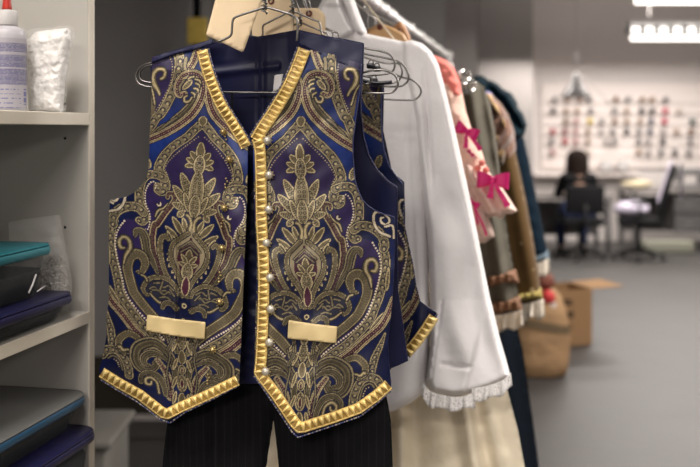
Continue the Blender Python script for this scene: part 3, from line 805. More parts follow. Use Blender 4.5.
# the hangers just behind: loops at the right, twisted necks between the tags
def loop_hanger(cx, yt, notchx, loop, Yh, label, dk=.0017):
    t = thing('wire_hanger', label, 'hanger', tuple(at(cx, 90, Yh, 0)), HANG)
    hk = hook_pts(Yh, low=.06); m = MB()
    m.add(*tube(catmull(np.array(hk + [at(cx, yt - 8, Yh, 0.01), at(cx, yt, Yh, .01)]), 5), .0016, 7)); m.build('hook', M['wire'], t)
    cc = at(cx, yt - 1, Yh, .01); m = MB()
    m.add(*tube([cc + e3 * .0036 * math.cos(a) + d3 * .0036 * math.sin(a) + z3 * (.009 - .00105 * k) for k, a in enumerate(np.arange(0, 18, .9))], .0014, 6)); m.build('twist', M['wire'], t)
    wire('shoulder_wire', [(cx, yt), (notchx - 6, yt + 9), (notchx, yt + 11.5), (notchx + 1.5, yt + 17), (notchx + 4, yt + 25), (notchx + 14, yt + 29)], .01, t, Yh, dk)
    wire('shoulder_wire', [(cx, yt), (cx - 24, yt + 12), (cx - 29, yt + 16), (cx - 30, yt + 26), (cx - 40, yt + 34)], .01, t, Yh, dk)
    wire('end_loop', loop, .0, t, Yh, dk)
    return t
loop_hanger(292, 10.5, 319, [(345, 42), (364, 48), (380, 51), (390, 55), (394.5, 62), (393.5, 70), (388, 73.5), (375, 75), (350, 76)], 1.64, 'steel wire hanger whose right loop is topmost beside the front waistcoat')
loop_hanger(300, 22, 327, [(352, 50), (366, 54), (385, 58), (397, 61), (404, 66), (408, 73), (408.5, 79), (405, 84), (398, 86.5), (372, 86)], 1.68, 'steel wire hanger with a middle loop between the waistcoat and white blouse')
loop_hanger(306, 20, 332, [(360, 56), (384, 63), (398, 63.5), (402, 70), (401, 77), (396, 82), (384, 84), (360, 83)], 1.73, 'steel wire hanger with a narrow loop squeezed among its neighbours')
loop_hanger(312, 22, 338, [(380, 68), (400, 76.5), (412, 80), (419, 86), (421, 92), (418, 97.5), (412, 100), (400, 100), (375, 99)], 1.80, 'steel wire hanger whose right loop reaches lowest and furthest over the white blouse')
for (Yh, lb) in ((2.02, 'wooden'),):
    pass
# clutter of clips between the loops
clp = thing('trouser_clip', 'dark metal trouser clips bunched on the hangers beside the paisley waistcoat', 'clip', tuple(at(375, 82, 1.66, 0)))
M['gun'] = mat('gunmetal', (.06, .06, .065), .35, metal=.9, var=.1)
for i, (x, y) in enumerate(((371, 66), (377, 69), (374, 81))):
    p = at(x, y, 1.655 + .012 * i, 0); m = MB(); m.add(*rbox(p, (.014, .012, .009), (e3, d3, z3), .0025)); m.add(*tube([p + e3 * .004 * math.cos(a) + z3 * (.006 + .004 * math.sin(a)) for a in np.linspace(0, 6.28, 12)], .0010, 5)); m.build('clip_jaw', M['gun'], clp)
wire('clip_bar', [(360, 80), (375, 83), (392, 82)], 0, clp, 1.66, .003, 'gun')
wire('clip_spring', [(362, 76), (370, 77.5), (371, 82), (366, 84), (361, 82)], 0, clp, 1.64, .0016, 'wire')

# tags
def card_tag(poly, Yr, h, hole, label, string_to):
    t = thing('card_tag', label, 'tag', tuple(at(hole[0], hole[1], Yr, h)), 'manila card tags on the hangers')
    cloth('card', poly, Yr, lambda x, y: h + .003 * noise2(x, y, 80, int(hole[0])), M['card'], t, step=3, thick=.0006)
    c = at(hole[0], hole[1], Yr, h + .0015); n = (-DX, -DY, 0)
    m = MB()
    m.add(*tube([c + (e3 * math.cos(a) + z3 * math.sin(a)) * .0042 for a in np.linspace(0, 6.28, 20)], .0016, 7)); m.build('eyelet', M['eyelet'], t)
    V, Fc = tube(catmull(np.array([c, (c + string_to) / 2 + e3 * .003, string_to]), 5), .0007, 5); mesh_obj('string', V, Fc, M['white'], t)
card_tag([(226, -40), (234, -48), (284, -48), (277, -38), (263, -2), (243, 52.5), (206, 35)], Y1, .020 + .03, (255, -38), 'large manila card tag hanging slanted at the left of the neck', hk[0])
card_tag([(253, 45), (251, 20), (254, -2), (262, -9), (283, -9), (292, -2), (294, 45)], 1.63, -.01, (271, 1), 'manila card tag with brown eyelet in the middle behind the collar', R(1.63, -.02))
card_tag([(294, 8), (318, 8), (325.5, 15), (325.5, 70), (294, 60)], 1.67, -.03, (309, 13.5), 'manila card tag with cut corners and brown eyelet at the right', R(1.66, -.02))

# ================================================================== white blouse
YB = 2.0
bl = thing('blouse', 'white long-sleeved blouse with lace cuffs behind the waistcoats', 'blouse', tuple(at(350, 400, YB, 0)))
BODY = [(296, 34), (312, 26), (335, 24), (352, 28), (366, 33.5), (389, 38.5), (407, 42), (420, 45), (428, 60), (424, 100), (424, 160), (428, 240), (430, 320), (428, 390), (412, 402), (394, 411), (370, 415), (330, 416), (280, 414), (240, 405), (236, 320), (236, 200), (238, 100), (240, 60), (250, 44), (272, 36)]
h_bl = lambda x, y: .006 * np.sin((x * .5 + y * .8) / 24.) - .004 * np.exp(-((x - (404 + .05 * (y - 60))) / 1.2) ** 2) * (y > 44) - .003 * np.exp(-((y - 62 - .25 * (x - 380)) / 1.5) ** 2) + .006 * np.sin(x / 8. + .02 * y) * np.clip((y - 200) / 150, 0, 1) + .012 * np.sin(x / 21. + .4) * np.clip((y - 130) / 200, 0, 1)
body = cloth('bodice', BODY, YB, h_bl, M['white'], bl, step=2.2, puff=.024, edge=11)
SLV = [(402, 42), (412, 40), (422, 43), (431, 51), (438, 64), (443, 82), (450, 110), (459, 150), (470, 200), (480, 250), (490, 300), (500, 342), (507, 366), (510, 377), (496, 385), (474, 393), (452, 396), (432, 392), (425, 380), (430, 345), (430, 290), (427, 230), (421, 180), (417, 150), (415, 120), (409, 90), (402, 64)]
def h_sl(x, y):
    f = np.exp(-((x - (428 + .06 * (y - 130)) ) / 2.2) ** 2) * np.clip((y - 60) / 60, 0, 1) * np.clip((210 - y) / 60, 0, 1)
    g = .008 * np.sin((x - .24 * y) / 6.5) * np.clip((y - 180) / 140, 0, 1)
    diag = 480 - (y - 330) * .24
    step = .020 / (1 + np.exp(-(diag - x) / 1.2)) * np.clip((y - 300) / 50, 0, 1)
    cuff = -.014 * np.exp(-((y - 364 - .12 * (x - 440)) / 2.2) ** 2) * (x < diag) * (x > 440)
    seam = -.007 * np.exp(-((x - (438 - .14 * (y - 330))) / 1.0) ** 2) * (y > 300)
    w1 = .006 * np.sin((x * .8 + y * .55) / 13. + 1.3 * np.sin(y / 37.)) * np.clip((y - 120) / 80, 0, 1)
    w2 = .004 * np.sin((x * 1.1 - y * .32) / 7. + np.sin(y / 23.)) * np.clip((y - 60) / 80, 0, 1)
    return -.018 * f + .6 * g + w1 + w2 + step + cuff + seam + .035
cloth('sleeve', SLV, YB, h_sl, M['white'], bl, step=1.5, puff=.024, edge=8)
def mirror(poly, c): return [(2 * c - x, y) for x, y in poly]
cloth('sleeve', [(x + 0, y) for x, y in mirror(SLV, 333)], YB + .06, lambda x, y: .0, M['white'], bl, step=3, puff=.025, edge=18)
# armhole seam
def ridge(path, Yr, h, r, mt, par, name): 
    pts = catmull(np.array(path, float), 6); V, Fc = tube(at(pts[:, 0], pts[:, 1], Yr, h), r, 6); return mesh_obj(name, V, Fc, M[mt], par)
# collar : two folded leaves
cloth('collar', [(312, 40), (318, 8), (326, -8), (338, -8), (344, 8), (350, 20), (356.5, 31.5), (348, 38), (332, 44)], YB, lambda x, y: .055 + .008 * np.sin(x / 12) + .01 * (y < 5), M['white'], bl, step=2, puff=.006, edge=8)
cloth('collar', [(340, -2), (346, -12), (351, -8), (358, 12), (366.5, 33), (362, 38), (355, 34), (348, 18)], YB, lambda x, y: .040 + .004 * np.sin(x / 10), M['white'], bl, step=2, puff=.006, edge=8)
# cuff: turned band and lace frill
def frill(name, path, drop, Yr, h, mt, par, n=22, amp=.006, scal=3.0, up=1.0, layers=1, x0=RX0):
    """gathered frill hanging from a path of photo points"""
    pts, u = resample(catmull(np.array(path, float), 8), .8); rows = 9; V = []
    dr = np.interp(np.linspace(0, 1, len(pts)), np.linspace(0, 1, len(np.atleast_1d(drop))), np.atleast_1d(drop))
    W = []
    for j in range(rows):
        k = j / (rows - 1)
        sc_ = dr * (1 + .12 * np.abs(np.sin(u * math.pi / scal)) * (k > .9) + .10 * k * np.sin(u * 4.7 * math.pi / u[-1] + n)) * k
        x = pts[:, 0] + (u / u[-1] - .5) * 3 * k; y = pts[:, 1] + sc_
        wv = u * 2 * math.pi * n / u[-1] + 1.6 * np.sin(u * 5.1 / u[-1] + n) + .5 * k
        hh = h + amp * (.2 + .8 * k) * (np.sin(wv) + .6 * np.sin(wv * 1.63 + 1) + .4 * np.sin(wv * 2.9)) + .004 * k
        W.append(at(x, y, Yr, hh, x0))
    W = np.concatenate(W); m_ = len(pts)
    W2 = W + d3 * .0012
    Fc = []
    N = len(W)
    for j in range(rows - 1):
        for i in range(m_ - 1):
            a = j * m_ + i; Fc.append((a, a + m_, a + m_ + 1, a + 1)); Fc.append((a + N + 1, a + N + m_ + 1, a + N + m_, a + N))
    for i in range(m_ - 1):
        a = (rows - 1) * m_ + i; Fc.append((a, a + N, a + N + 1, a + 1)); Fc.append((i + 1, i + 1 + N, i + N, i))
    return mesh_obj(name, np.concatenate([W, W2]), Fc, M[mt], par)
frill('lace_frill', [(423, 383), (430, 391), (442, 395), (458, 397), (474, 393)], [13, 14, 13, 12, 14], YB, .080, 'lace', bl, 5, .0035)
frill('lace_frill', [(472, 389), (490, 385), (503, 380), (511, 373)], [14, 12, 13, 12], YB, .060, 'lace', bl, 4, .004)
# wooden hangers
def wooden_hanger(Y, label, mt, hw, px_off=0):
    c = R(Y) ; t = thing('wooden_hanger', label, 'hanger', tuple(c - z3 * .16))
    m = MB(); m.add(*tube(catmull(hook_pts(Y, low=.12), 4), .0019, 8)); m.build('hook', M['chrome'], t)
    a = []
    for s in np.linspace(-1, 1, 21):
        a.append(c + e3 * s * hw - z3 * (.135 + .055 * abs(s) ** 1.5) + d3 * .0)
    V, Fc = tube(a, [.017 - .007 * abs(s) for s in np.linspace(-1, 1, 21)], 10)
    mesh_obj('shoulder_bar', V, Fc, M[mt], t)
    return t
wooden_hanger(2.02, 'pale wooden hanger holding the white blouse', 'wood', .19)
def wood_piece(poly, Yr, name, mt, label, dot):
    t = thing(name, label, 'hanger', tuple(at(dot[0], dot[1], Yr, 0)))
    cloth('shoulder_bar', poly, Yr, lambda x, y: 0 * x, M[mt], t, step=1.6, puff=.010, edge=6)
    c = at(dot[0], dot[1], Yr, .010); m = MB(); m.add(*lathe([(.0005, 0), (.007, .001), (.006, .004), (.0005, .005)], c, 12, (-DX, -DY, 0))); m.build('screw', M['eyelet'], t)
    c0 = R(Yr); c1 = at(dot[0] + 1, dot[1] - 4, Yr, 0)
    m = MB(); m.add(*tube(catmull(np.array(hook_pts(Yr, low=.03)[:-1] + [c1]), 4), .0019, 8)); m.build('hook', M['chrome'], t)
wood_piece([(364, 36), (368, 29), (376, 25), (384, 24), (394, 28), (404, 34), (410, 44), (380, 48), (364, 44)], 2.2, 'wooden_hanger', 'wood', 'pale wooden hanger showing above the blouse shoulder', (380, 27))
wood_piece([(386, 36), (394, 25), (400, 21), (406, 27), (410, 36), (412, 46), (398, 48), (388, 44)], 2.36, 'wooden_hanger', 'wood_red', 'orange wooden hanger with dark screw next behind the pale one', (399, 31))

# ================================================================== cream skirt
YC = 2.10
sk = thing('skirt', 'long cream taffeta skirt with soft folds hanging below the white blouse', 'skirt', tuple(at(370, 760, YC, 0)))
SKT = [(300, 250), (360, 246), (430, 250), (462, 290), (492, 350), (508, 392), (518, 430), (525, 468), (538, 560), (552, 680), (560, 760), (180, 760), (200, 640), (220, 500), (245, 380), (270, 300)]
def h_sk(x, y):
    q = (x - 395) / np.clip(.55 + (y - 250) / 420., .5, 2)
    return .011 * np.sin(q / 5.2 + .9 * np.sin(q / 13.)) + .012 * np.sin(q / 10.7 + 1.2) + .004 * noise2(x, y, 35, 71)
cloth('skirt_panels', SKT, YC, h_sk, M['cream'], sk, step=2.4, puff=.030, edge=26)
m = MB()
for x in (330, 410): m.add(*tube([at(x, 252, YC, 0), at(x, 60, YC, 0), R(YC, -.012, (x - 370) * .0006)], .002, 6))
m.build('hanging_loops', M['cream'], sk)

# ================================================================== pink dress
YP = 2.4
pk = thing('dress', 'blush pink dress with magenta bows and lace tiers behind the white blouse', 'dress', tuple(at(450, 245, YP, 0)))
cloth('shoulder_frill', [(420, 50), (436, 56), (446, 60), (454, 68), (460, 82), (462, 96), (452, 104), (436, 96), (420, 70)], YP, lambda x, y: .03 + .010 * noise2(x, y, 12, 81), M['coral'], pk, step=1.4, puff=.018, edge=8)
cloth('sleeve', [(424, 80), (452, 78), (462, 92), (466, 112), (472, 130), (482, 152), (488, 172), (492, 190), (470, 226), (440, 226), (420, 160)], YP, lambda x, y: .01 + .008 * np.sin((x - .4 * y) / 4.) + .006 * noise2(x, y, 20, 82), M['blush'], pk, step=1.6, puff=.040, edge=12)
cloth('bodice', [(330, 60), (420, 55), (440, 80), (452, 150), (450, 300), (450, 330), (330, 330), (320, 200)], YP, lambda x, y: -.03 + .006 * np.sin(x / 6.), M['blush'], pk, step=3, puff=.02, edge=12)
hf_t = lambda x, y: .050 + .013 * np.sin((x - .62 * y) / 2.6) + .006 * noise2(x, y, 9, 83)
cloth('lace_tier', [(462, 160), (474, 163), (486, 170), (497, 181), (508, 197), (517, 211), (512, 214), (506, 214), (502, 219), (495, 216), (490, 218), (476, 216), (462, 204)], YP, hf_t, M['blushlace'], pk, step=1.2, puff=.012, edge=5)
cloth('lace_tier', [(450, 200), (474, 202), (486, 212), (491, 226), (494, 237), (489, 240), (485, 243), (479, 243), (474, 247), (464, 246), (452, 248)], YP, lambda x, y: hf_t(x, y) + .018, M['blushlace'], pk, step=1.2, puff=.012, edge=5)
def bow(px, py, w, Yr, h, ang, par, tails):
    """two loops, a knot and ribbon tails"""
    c = at(px, py, Yr, h); ca, sa = math.cos(ang), math.sin(ang)
    ux = e3 * ca + z3 * sa; uy = -e3 * sa + z3 * ca; s = w / F * Yr
    b = None
    for sg in (1, -1):
        V = []; n = 14; wd = 6
        for i in range(n):
            a = 2 * math.pi * i / n
            for j in range(wd):
                k = j / (wd - 1) - .5
                r = .5 + .5 * math.cos(a)
                V.append(c + ux * sg * s * (1 - r) + uy * s * (.25 + .45 * (1 - r)) * k * 1.5 - d3 * (.012 * math.sin(a) * (1 - r * .5) + .006) + z3 * .1 * s * math.sin(a))
        Fc = []
        for i in range(n):
            for j in range(wd - 1):
                a = i * wd + j; bb = ((i + 1) % n) * wd + j; Fc.append((a, a + 1, bb + 1, bb))
        mb = (V, Fc)
        if b is None: b = MB()
        b.add(*mb)
    b.add(*rbox(c - d3 * .010, (s * .35, .016, s * .5), (ux, d3, uy), .004))
    for (tx, ty) in tails:
        p1 = at(tx, ty, Yr, h + .004); V = []; dirv = p1 - c; side = np.cross(dirv / np.linalg.norm(dirv), d3)
        for i in range(9):
            k = i / 8; q = c + dirv * k - d3 * (.008 + .005 * math.sin(k * 7))
            for j in (-1, 1): V.append(q + side * j * s * (.10 + .10 * k))
        V = np.array(V); N = len(V); V = np.concatenate([V, V + d3 * .001]); Fc = []
        for i in range(8):
            a = 2 * i; Fc.append((a, a + 1, a + 3, a + 2)); Fc.append((a + N + 2, a + N + 3, a + N + 1, a + N))
        b.add(V, Fc)
    return b.build('bow', M['magenta'], par)
bow(467, 131, 11.5, YP, .078, -.45, pk, [(481, 150), (466, 148)])
bow(493, 180, 15, YP, .088, -.05, pk, [(490, 198), (508, 206)])
bow(474, 203, 6, YP, .092, -.5, pk, [(487, 235), (478, 224)])
bow(471, 153, 4, YP, .085, -.8, pk, [(477, 158)])
m = MB()
for (x, y) in ((482, 163), (486, 170), (478, 168)): m.add(*lathe([(.0005, -.003), (.006, 0), (.008, .004), (.004, .007), (.0005, .008)], at(x, y, YP, .06), 9, (-DX, -DY, 0)))
m.build('rosette', M['coral'], pk)

# chrome ring-ended hangers of the pink dress
def ring_hanger(Y, label, rings):
    t = thing('chrome_hanger', label, 'hanger', tuple(R(Y, -.15)))
    m = MB(); m.add(*tube(catmull(np.array(hook_pts(Y, low=.09)), 4), .0018, 7)); m.build('hook', M['chrome'], t)
    m = MB(); m.add(*tube([R(Y, -.09), at(rings[0][0] - 8, rings[0][1] + 4, Y, 0)], .0020, 7))
    for (x, y, rx, ry) in rings:
        c = at(x, y, Y, 0); s = Y / F
        m.add(*tube([c + e3 * rx * s * math.cos(a) + z3 * ry * s * math.sin(a) + d3 * .02 * math.cos(a) for a in np.linspace(0, 2 * math.pi, 20)[:-1]], .0034, 8, closed=True))
    m.build('ring_ends', M['chrome'], t)
ring_hanger(2.5, 'chrome hanger with two round end rings above the pink dress', [(462, 78, 5, 6), (465, 75.5, 4, 5)])
ring_hanger(2.62, 'chrome hanger with lower round rings beside the grey coat', [(467, 87, 5, 6), (470, 85, 4.5, 6)])

# ================================================================== grey coat
YG = 2.75
gc = thing('coat', 'grey olive gown sleeve with two copper ruched bands and ivory frill', 'coat', tuple(at(480, 330, YG, 0)))
cloth('sleeve', [(440, 78), (462, 76), (474, 79), (484, 86), (490, 104), (495, 132), (499, 165), (504, 205), (509, 240), (514, 268), (519, 296), (521, 312), (508, 318), (494, 314), (480, 280), (466, 240), (450, 170)], YG, lambda x, y: .012 * np.sin((x - .17 * y) / 3.4) + .006 * noise2(x, y, 30, 91), M['olive'], gc, step=1.6, puff=.045, edge=14)
cloth('bodice', [(380, 76), (440, 74), (460, 90), (475, 200), (488, 300), (490, 320), (360, 320), (370, 180)], YG + .03, lambda x, y: 0 * x - .02, M['olive'], gc, step=3, puff=.025, edge=14)
cloth('ruched_band', [(484, 276), (496, 272), (508, 270), (516, 270), (519, 283), (509, 285), (496, 288), (486, 290)], YG, lambda x, y: .055 + .006 * np.sin(x / 1.3) + .003 * noise2(x, y, 5, 92), M['ruche'], gc, step=.9, puff=.010, edge=5)
cloth('ruched_band', [(488, 302), (500, 299), (512, 297), (520, 297), (522, 311), (512, 313), (500, 316), (490, 317)], YG, lambda x, y: .055 + .006 * np.sin(x / 1.3) + .003 * noise2(x, y, 5, 93), M['ruche'], gc, step=.9, puff=.010, edge=5)
frill('cuff_frill', [(488, 315), (498, 315), (510, 313), (522, 310)], [14, 15, 15, 17], YG, .055, 'ivory', gc, 3, .009)

# navy checked skirt
ns = thing('skirt', 'long dark navy checked skirt hanging below the grey sleeve', 'skirt', tuple(at(490, 640, 2.9, 0)))
cloth('skirt_panels', [(420, 160), (470, 160), (486, 220), (500, 290), (516, 322), (523, 350), (530, 400), (537, 450), (545, 520), (552, 600), (555, 640), (400, 640), (410, 400)], 2.9, lambda x, y: .012 * np.sin((x - .15 * y) / 5.), M['check'], ns, step=2.4, puff=.040, edge=16)
m = MB(); m.add(*tube([at(445, 163, 2.9, 0), at(440, 90, 2.9, 0), R(2.9, -.012)], .002, 6)); m.build('hanging_loops', M['black'], ns)

# ================================================================== bronze velvet coat
YV = 3.1
vc = thing('coat', 'bronze velvet coat with gold trim and white cuff frill behind the grey gown', 'coat', tuple(at(505, 325, YV, 0)))
M['velvetdot'] = mat('bronze_velvet_sprig', (.10, .055, .018), .8, sheen=.15, var=.2, vscale=20)
nt = M['velvetdot'].node_tree; b = nt.nodes['Principled BSDF']; tc = nt.nodes.new('ShaderNodeTexCoord')
vo = nt.nodes.new('ShaderNodeTexVoronoi'); vo.inputs['Scale'].default_value = 28; vo.inputs['Randomness'].default_value = .35; nt.links.new(tc.outputs['Object'], vo.inputs['Vector'])
lt = nt.nodes.new('ShaderNodeMath'); lt.operation = 'LESS_THAN'; lt.inputs[1].default_value = .2; nt.links.new(vo.outputs['Distance'], lt.inputs[0])
mx = nt.nodes.new('ShaderNodeMix'); mx.data_type = 'RGBA'; src = b.inputs['Base Color'].links[0].from_socket
nt.links.new(lt.outputs[0], mx.inputs[0]); nt.links.new(src, mx.inputs[6]); mx.inputs[7].default_value = (.34, .26, .15, 1); nt.links.new(mx.outputs[2], b.inputs['Base Color'])
cloth('sleeve', [(484, 150), (504, 146), (515, 150), (520, 172), (527, 205), (534, 245), (539, 275), (542, 303), (528, 308), (514, 304), (504, 270), (492, 210)], YV, lambda x, y: .005 * np.sin((x - .2 * y) / 5.), M['velvetdot'], vc, step=1.6, puff=.045, edge=13)
cloth('puffed_shoulder', [(474, 92), (490, 94), (500, 102), (508, 114), (514, 130), (516, 148), (512, 160), (498, 164), (484, 158), (474, 120)], YV, lambda x, y: .012 + .014 * np.sin((x + .8 * y) / 3.6), M['velvet_dark'], vc, step=1.3, puff=.05, edge=12)
cloth('lapel', [(484, 92), (491, 94), (500, 106), (507, 120), (509, 134), (503, 130), (496, 116), (488, 104)], YV, lambda x, y: .072 + 0 * x, M['tan'], vc, step=1.2, puff=.006, edge=4)
cloth('lower_shoulder', [(490, 130), (500, 134), (508, 150), (506, 166), (496, 170), (488, 160)], YV, lambda x, y: .05 + .008 * np.sin(y / 3.), M['velvet'], vc, step=1.3, puff=.02, edge=8)
cloth('cuff_trim', [(506, 293), (518, 292), (530, 290), (541, 288), (543, 299), (532, 301), (518, 303), (508, 304)], YV, lambda x, y: .055 + .004 * np.sin(x / 1.1), M['goldtrim'], vc, step=.9, puff=.010, edge=4)
frill('cuff_frill', [(514, 304), (524, 304), (534, 302), (544, 299)], [15, 15, 15, 18], YV, .05, 'ivory', vc, 2.5, .010)
cloth('bodice', [(420, 92), (474, 90), (490, 150), (505, 260), (505, 320), (410, 320)], YV + .04, lambda x, y: 0 * x - .02, M['velvet'], vc, step=3, puff=.03, edge=14)

# lavender blouse
YL = 3.35
lv = thing('blouse', 'lavender satin blouse sliver between the bronze coat and teal dress', 'blouse', tuple(at(498, 200, YL, 0)))
cloth('shoulder', [(470, 92), (484, 90), (491, 93), (498, 104), (505, 120), (510, 134), (515, 150), (516, 168), (500, 168), (480, 130)], YL, lambda x, y: .01 * np.sin((x - .4 * y) / 3.), M['lav'], lv, step=1.4, puff=.04, edge=9)
cloth('bodice', [(430, 92), (478, 90), (496, 150), (500, 200), (440, 200)], YL + .03, lambda x, y: 0 * x, M['lav'], lv, step=3, puff=.02, edge=9)

# teal dress
YT = 3.62
tl = thing('dress', 'dark teal dress with ruffled shoulder and white cuff at the far rail end', 'dress', tuple(at(520, 280, YT, 0)))
cloth('sleeve', [(498, 128), (514, 126), (524, 138), (530, 165), (537, 200), (543, 230), (548, 254), (538, 262), (528, 258), (518, 220), (508, 180)], YT, lambda x, y: .006 * noise2(x, y, 18, 111), M['blue'], tl, step=1.5, puff=.05, edge=12)
cloth('bodice', [(440, 84), (480, 80), (505, 120), (515, 180), (522, 260), (522, 280), (440, 280)], YT + .04, lambda x, y: 0 * x, M['blue'], tl, step=3, puff=.03, edge=12)
for i, (poly, hh) in enumerate((([(470, 80), (476, 75), (484, 76), (490, 82), (492, 92), (488, 104), (474, 104)], .055), ([(482, 84), (490, 80), (498, 84), (504, 90), (507, 100), (504, 116), (490, 114)], .065), ([(494, 92), (503, 89), (511, 93), (517, 102), (519, 112), (516, 128), (502, 124)], .075), ([(504, 108), (514, 104), (522, 112), (527, 124), (525, 134), (517, 142), (508, 134)], .07))):
    cloth('shoulder_ruffle', poly, YT, lambda x, y, hh=hh: hh + .020 * np.sin((x * .8 - y * .6) / 2.1) + .010 * noise2(x, y, 7, 112), M['teal'], tl, step=1.1, puff=.02, edge=5)
cloth('cuff_band', [(526, 256), (537, 254), (548, 250), (550, 260), (539, 264), (528, 266)], YT, lambda x, y: .056 + 0 * x, M['greyblue'], tl, step=1., puff=.008, edge=4)
frill('lace_cuff', [(530, 263), (540, 262), (549, 258)], [14, 14, 15], YT, .052, 'ivory', tl, 4, .008)
gn = thing('coat', 'dark green coat shoulder just visible beyond the teal ruffle', 'coat', tuple(at(500, 200, 3.9, 0)))
M['green'] = mat('dark_green_wool', (.04, .06, .04), .9)
cloth('shoulder', [(470, 86), (492, 90), (506, 93), (512, 97), (510, 106), (500, 120), (500, 200), (460, 200)], 3.9, lambda x, y: 0 * x, M['green'], gn, step=2, puff=.03, edge=10)

# hangers for these
for Yh, lb in ((2.75, 'wire hanger carrying the grey olive gown'), (3.1, 'wire hanger carrying the bronze velvet coat'), (3.35, 'wire hanger carrying the lavender blouse'), (3.62, 'wire hanger carrying the dark teal dress'), (3.92, 'wire hanger carrying the dark green coat'), (2.4, 'wire hanger carrying the pink dress')):
    wire_hanger(Yh, lb, mt='chrome', hw=.17)
t = thing('wire_hanger', 'empty chrome hook hanging over the far end of the rail', 'hanger', tuple(R(4.25, -.12)), HANG)
q = R(4.28); V, Fc = tube(catmull(np.array([q + e3 * .02 + z3 * -.005, q + e3 * .016 + z3 * .014, q + z3 * .021, q - e3 * .017 + z3 * .012, q + e3 * .02 - z3 * .05, q + e3 * .005 - z3 * .07, q - e3 * .01 - z3 * .11]), 6), .005, 8)
mesh_obj('hook', V, Fc, M['chrome'], t)

# ================================================================== shelf unit on the left
def S(k, Y, z):
    """point in the shelf: k = depth behind the front edge, Y = distance along"""
    p = np.array([SX0 + K * Y, Y, z]); return p - e3 * k
AX = (e3, d3, z3)
YE = 1.738; YN = .95
shf = thing('shelving_unit', 'white open shelving unit at the left with cream front edges', 'shelves', tuple(S(.17, 1.4, 0)))
def slab(name, k0, k1, Ya, Yb, z0, z1, mt, par, bev=.001):
    c = (S(k0, Ya, z0) + S(k1, Yb, z1)) / 2
    ln = (Yb - Ya) / DY
    V, Fc = rbox(c, (k1 - k0, ln, z1 - z0), AX, bev, 1); return mesh_obj(name, V, Fc, M[mt], par, smooth=False)
slab('side_panel', .002, .36, YE, YE + .02, 0, 2.3, 'melamine', shf)
slab('side_panel', .002, .36, YN - .02, YN, 0, 2.3, 'melamine', shf)
slab('back_panel', .352, .36, YN, YE, 0, 2.3, 'melamine', shf)
slab('edge_band', 0, .0022, YE - .0002, YE + .0212, 0, 2.3, 'edgeband', shf)
for zt in (1.580, 1.226, .862, .45, .10):
    sb = slab('shelf_board', .002, .352, YN, YE, zt - .021, zt, 'melamine', shf)
    slab('edge_band', 0, .0025, YN, YE - .0003, zt - .0212, zt, 'edgeband', sb)
m = MB()
for z in np.arange(1.0, 2.0, .032):
    for k in (.045,):
        if min(abs(z - zt) for zt in (1.58, 1.226)) < .03: pass
for (k, z) in ((.047, 1.597), (.049, 1.625), (.047, 1.29 + .085), (.047, 1.535)):
    m.add(*lathe([(.0001, -.001), (.0026, -.0005), (.0026, .0006), (.0001, .0008)], S(k, YE, z), 10, d3))
m.build('pin_holes', M['holeblk'], shf)

# glue bottle
M['bottle'] = mat('milky_plastic', (.42, .40, .42), .4, var=.05, spec=.4)
M['red'] = mat('red_plastic', (.42, .025, .015), .4, var=.1)
M['cap'] = mat('white_cap', (.48, .46, .45), .45, var=.03)
M['label'] = bpy.data.materials.new('printed_label')
def label_mat(m, ground, ink):
    m.use_nodes = True; nt = m.node_tree; b = nt.nodes['Principled BSDF']; b.inputs['Roughness'].default_value = .45
    a = nt.nodes.new('ShaderNodeAttribute'); a.attribute_name = 'pat'; nt.links.new(a.outputs['Color'], b.inputs['Base Color'])
label_mat(M['label'], None, None)
bc = S(.077, 1.600, 1.580)
gb = thing('glue_bottle', 'white glue bottle with red nozzle and blue printed label on the top shelf', 'bottle', tuple(bc))
R0 = .031
m = MB(); m.add(*lathe([(R0 * .9, 0), (R0, .003), (R0 * 1.0, .125), (R0 * .97, .133), (R0 * .80, .139), (R0 * .5, .142), (R0 * .48, .146)], bc, 32)); m.build('body', M['bottle'], gb)
m = MB(); prof = [(.0165, .144)]
m.add(*lathe([(.0165, .143), (.0172, .145), (.0172, .166), (.016, .168), (.005, .170)], bc, 28)); m.build('cap', M['cap'], gb)
m = MB(); m.add(*lathe([(.0078, .169), (.0078, .174), (.0035, .212), (.002, .216)], bc, 18)); m.build('nozzle', M['red'], gb)
# label wrapped round the body, printed blocks of small blue text (too small to read in the photo)
nu, nv = 150, 150; V = []; C = []
r2 = np.random.RandomState(3); rowst = {}
for j in range(nv):
    v = j / (nv - 1)
    for i in range(nu):
        u = i / (nu - 1); a = math.radians(-200 + 220 * u)
        V.append(bc + np.array([math.cos(a), math.sin(a), 0]) * (R0 + .0004) + z3 * (.006 + .115 * v))
        col = (.33, .31, .335)
        line = int(v * 46); ph = v * 46 - line
        blk = (.80 < v < .93) or (.58 < v < .76) or (.33 < v < .56)
        if blk and u > .12:
            col = (.215, .20, .255)
            if ph < .55:
                key = (line, int(u * 60))
                if key not in rowst: rowst[key] = r2.rand()
                if rowst[key] > .25: col = (.11, .105, .20)
        elif v < .30 and .1 < u < .78 and ph < .5 and line % 3 == 0:
            key = (line, int(u * 60))
            if key not in rowst: rowst[key] = r2.rand()
            if rowst[key] > .3: col = (.08, .085, .24)
        elif .05 < v < .28 and .84 < u < .92 and (line % 4) < 3:
            col = (.08, .085, .24)
        if u < .05 and v < .2: col = (.5, .05, .05) if (line % 3 == 0) else (.55, .50, .50)
        C.append((*col, 0))
Fc = [(j * nu + i, j * nu + i + 1, (j + 1) * nu + i + 1, (j + 1) * nu + i) for j in range(nv - 1) for i in range(nu - 1)]
mesh_obj('printed_label', V, Fc, M['label'], gb, attr=C)

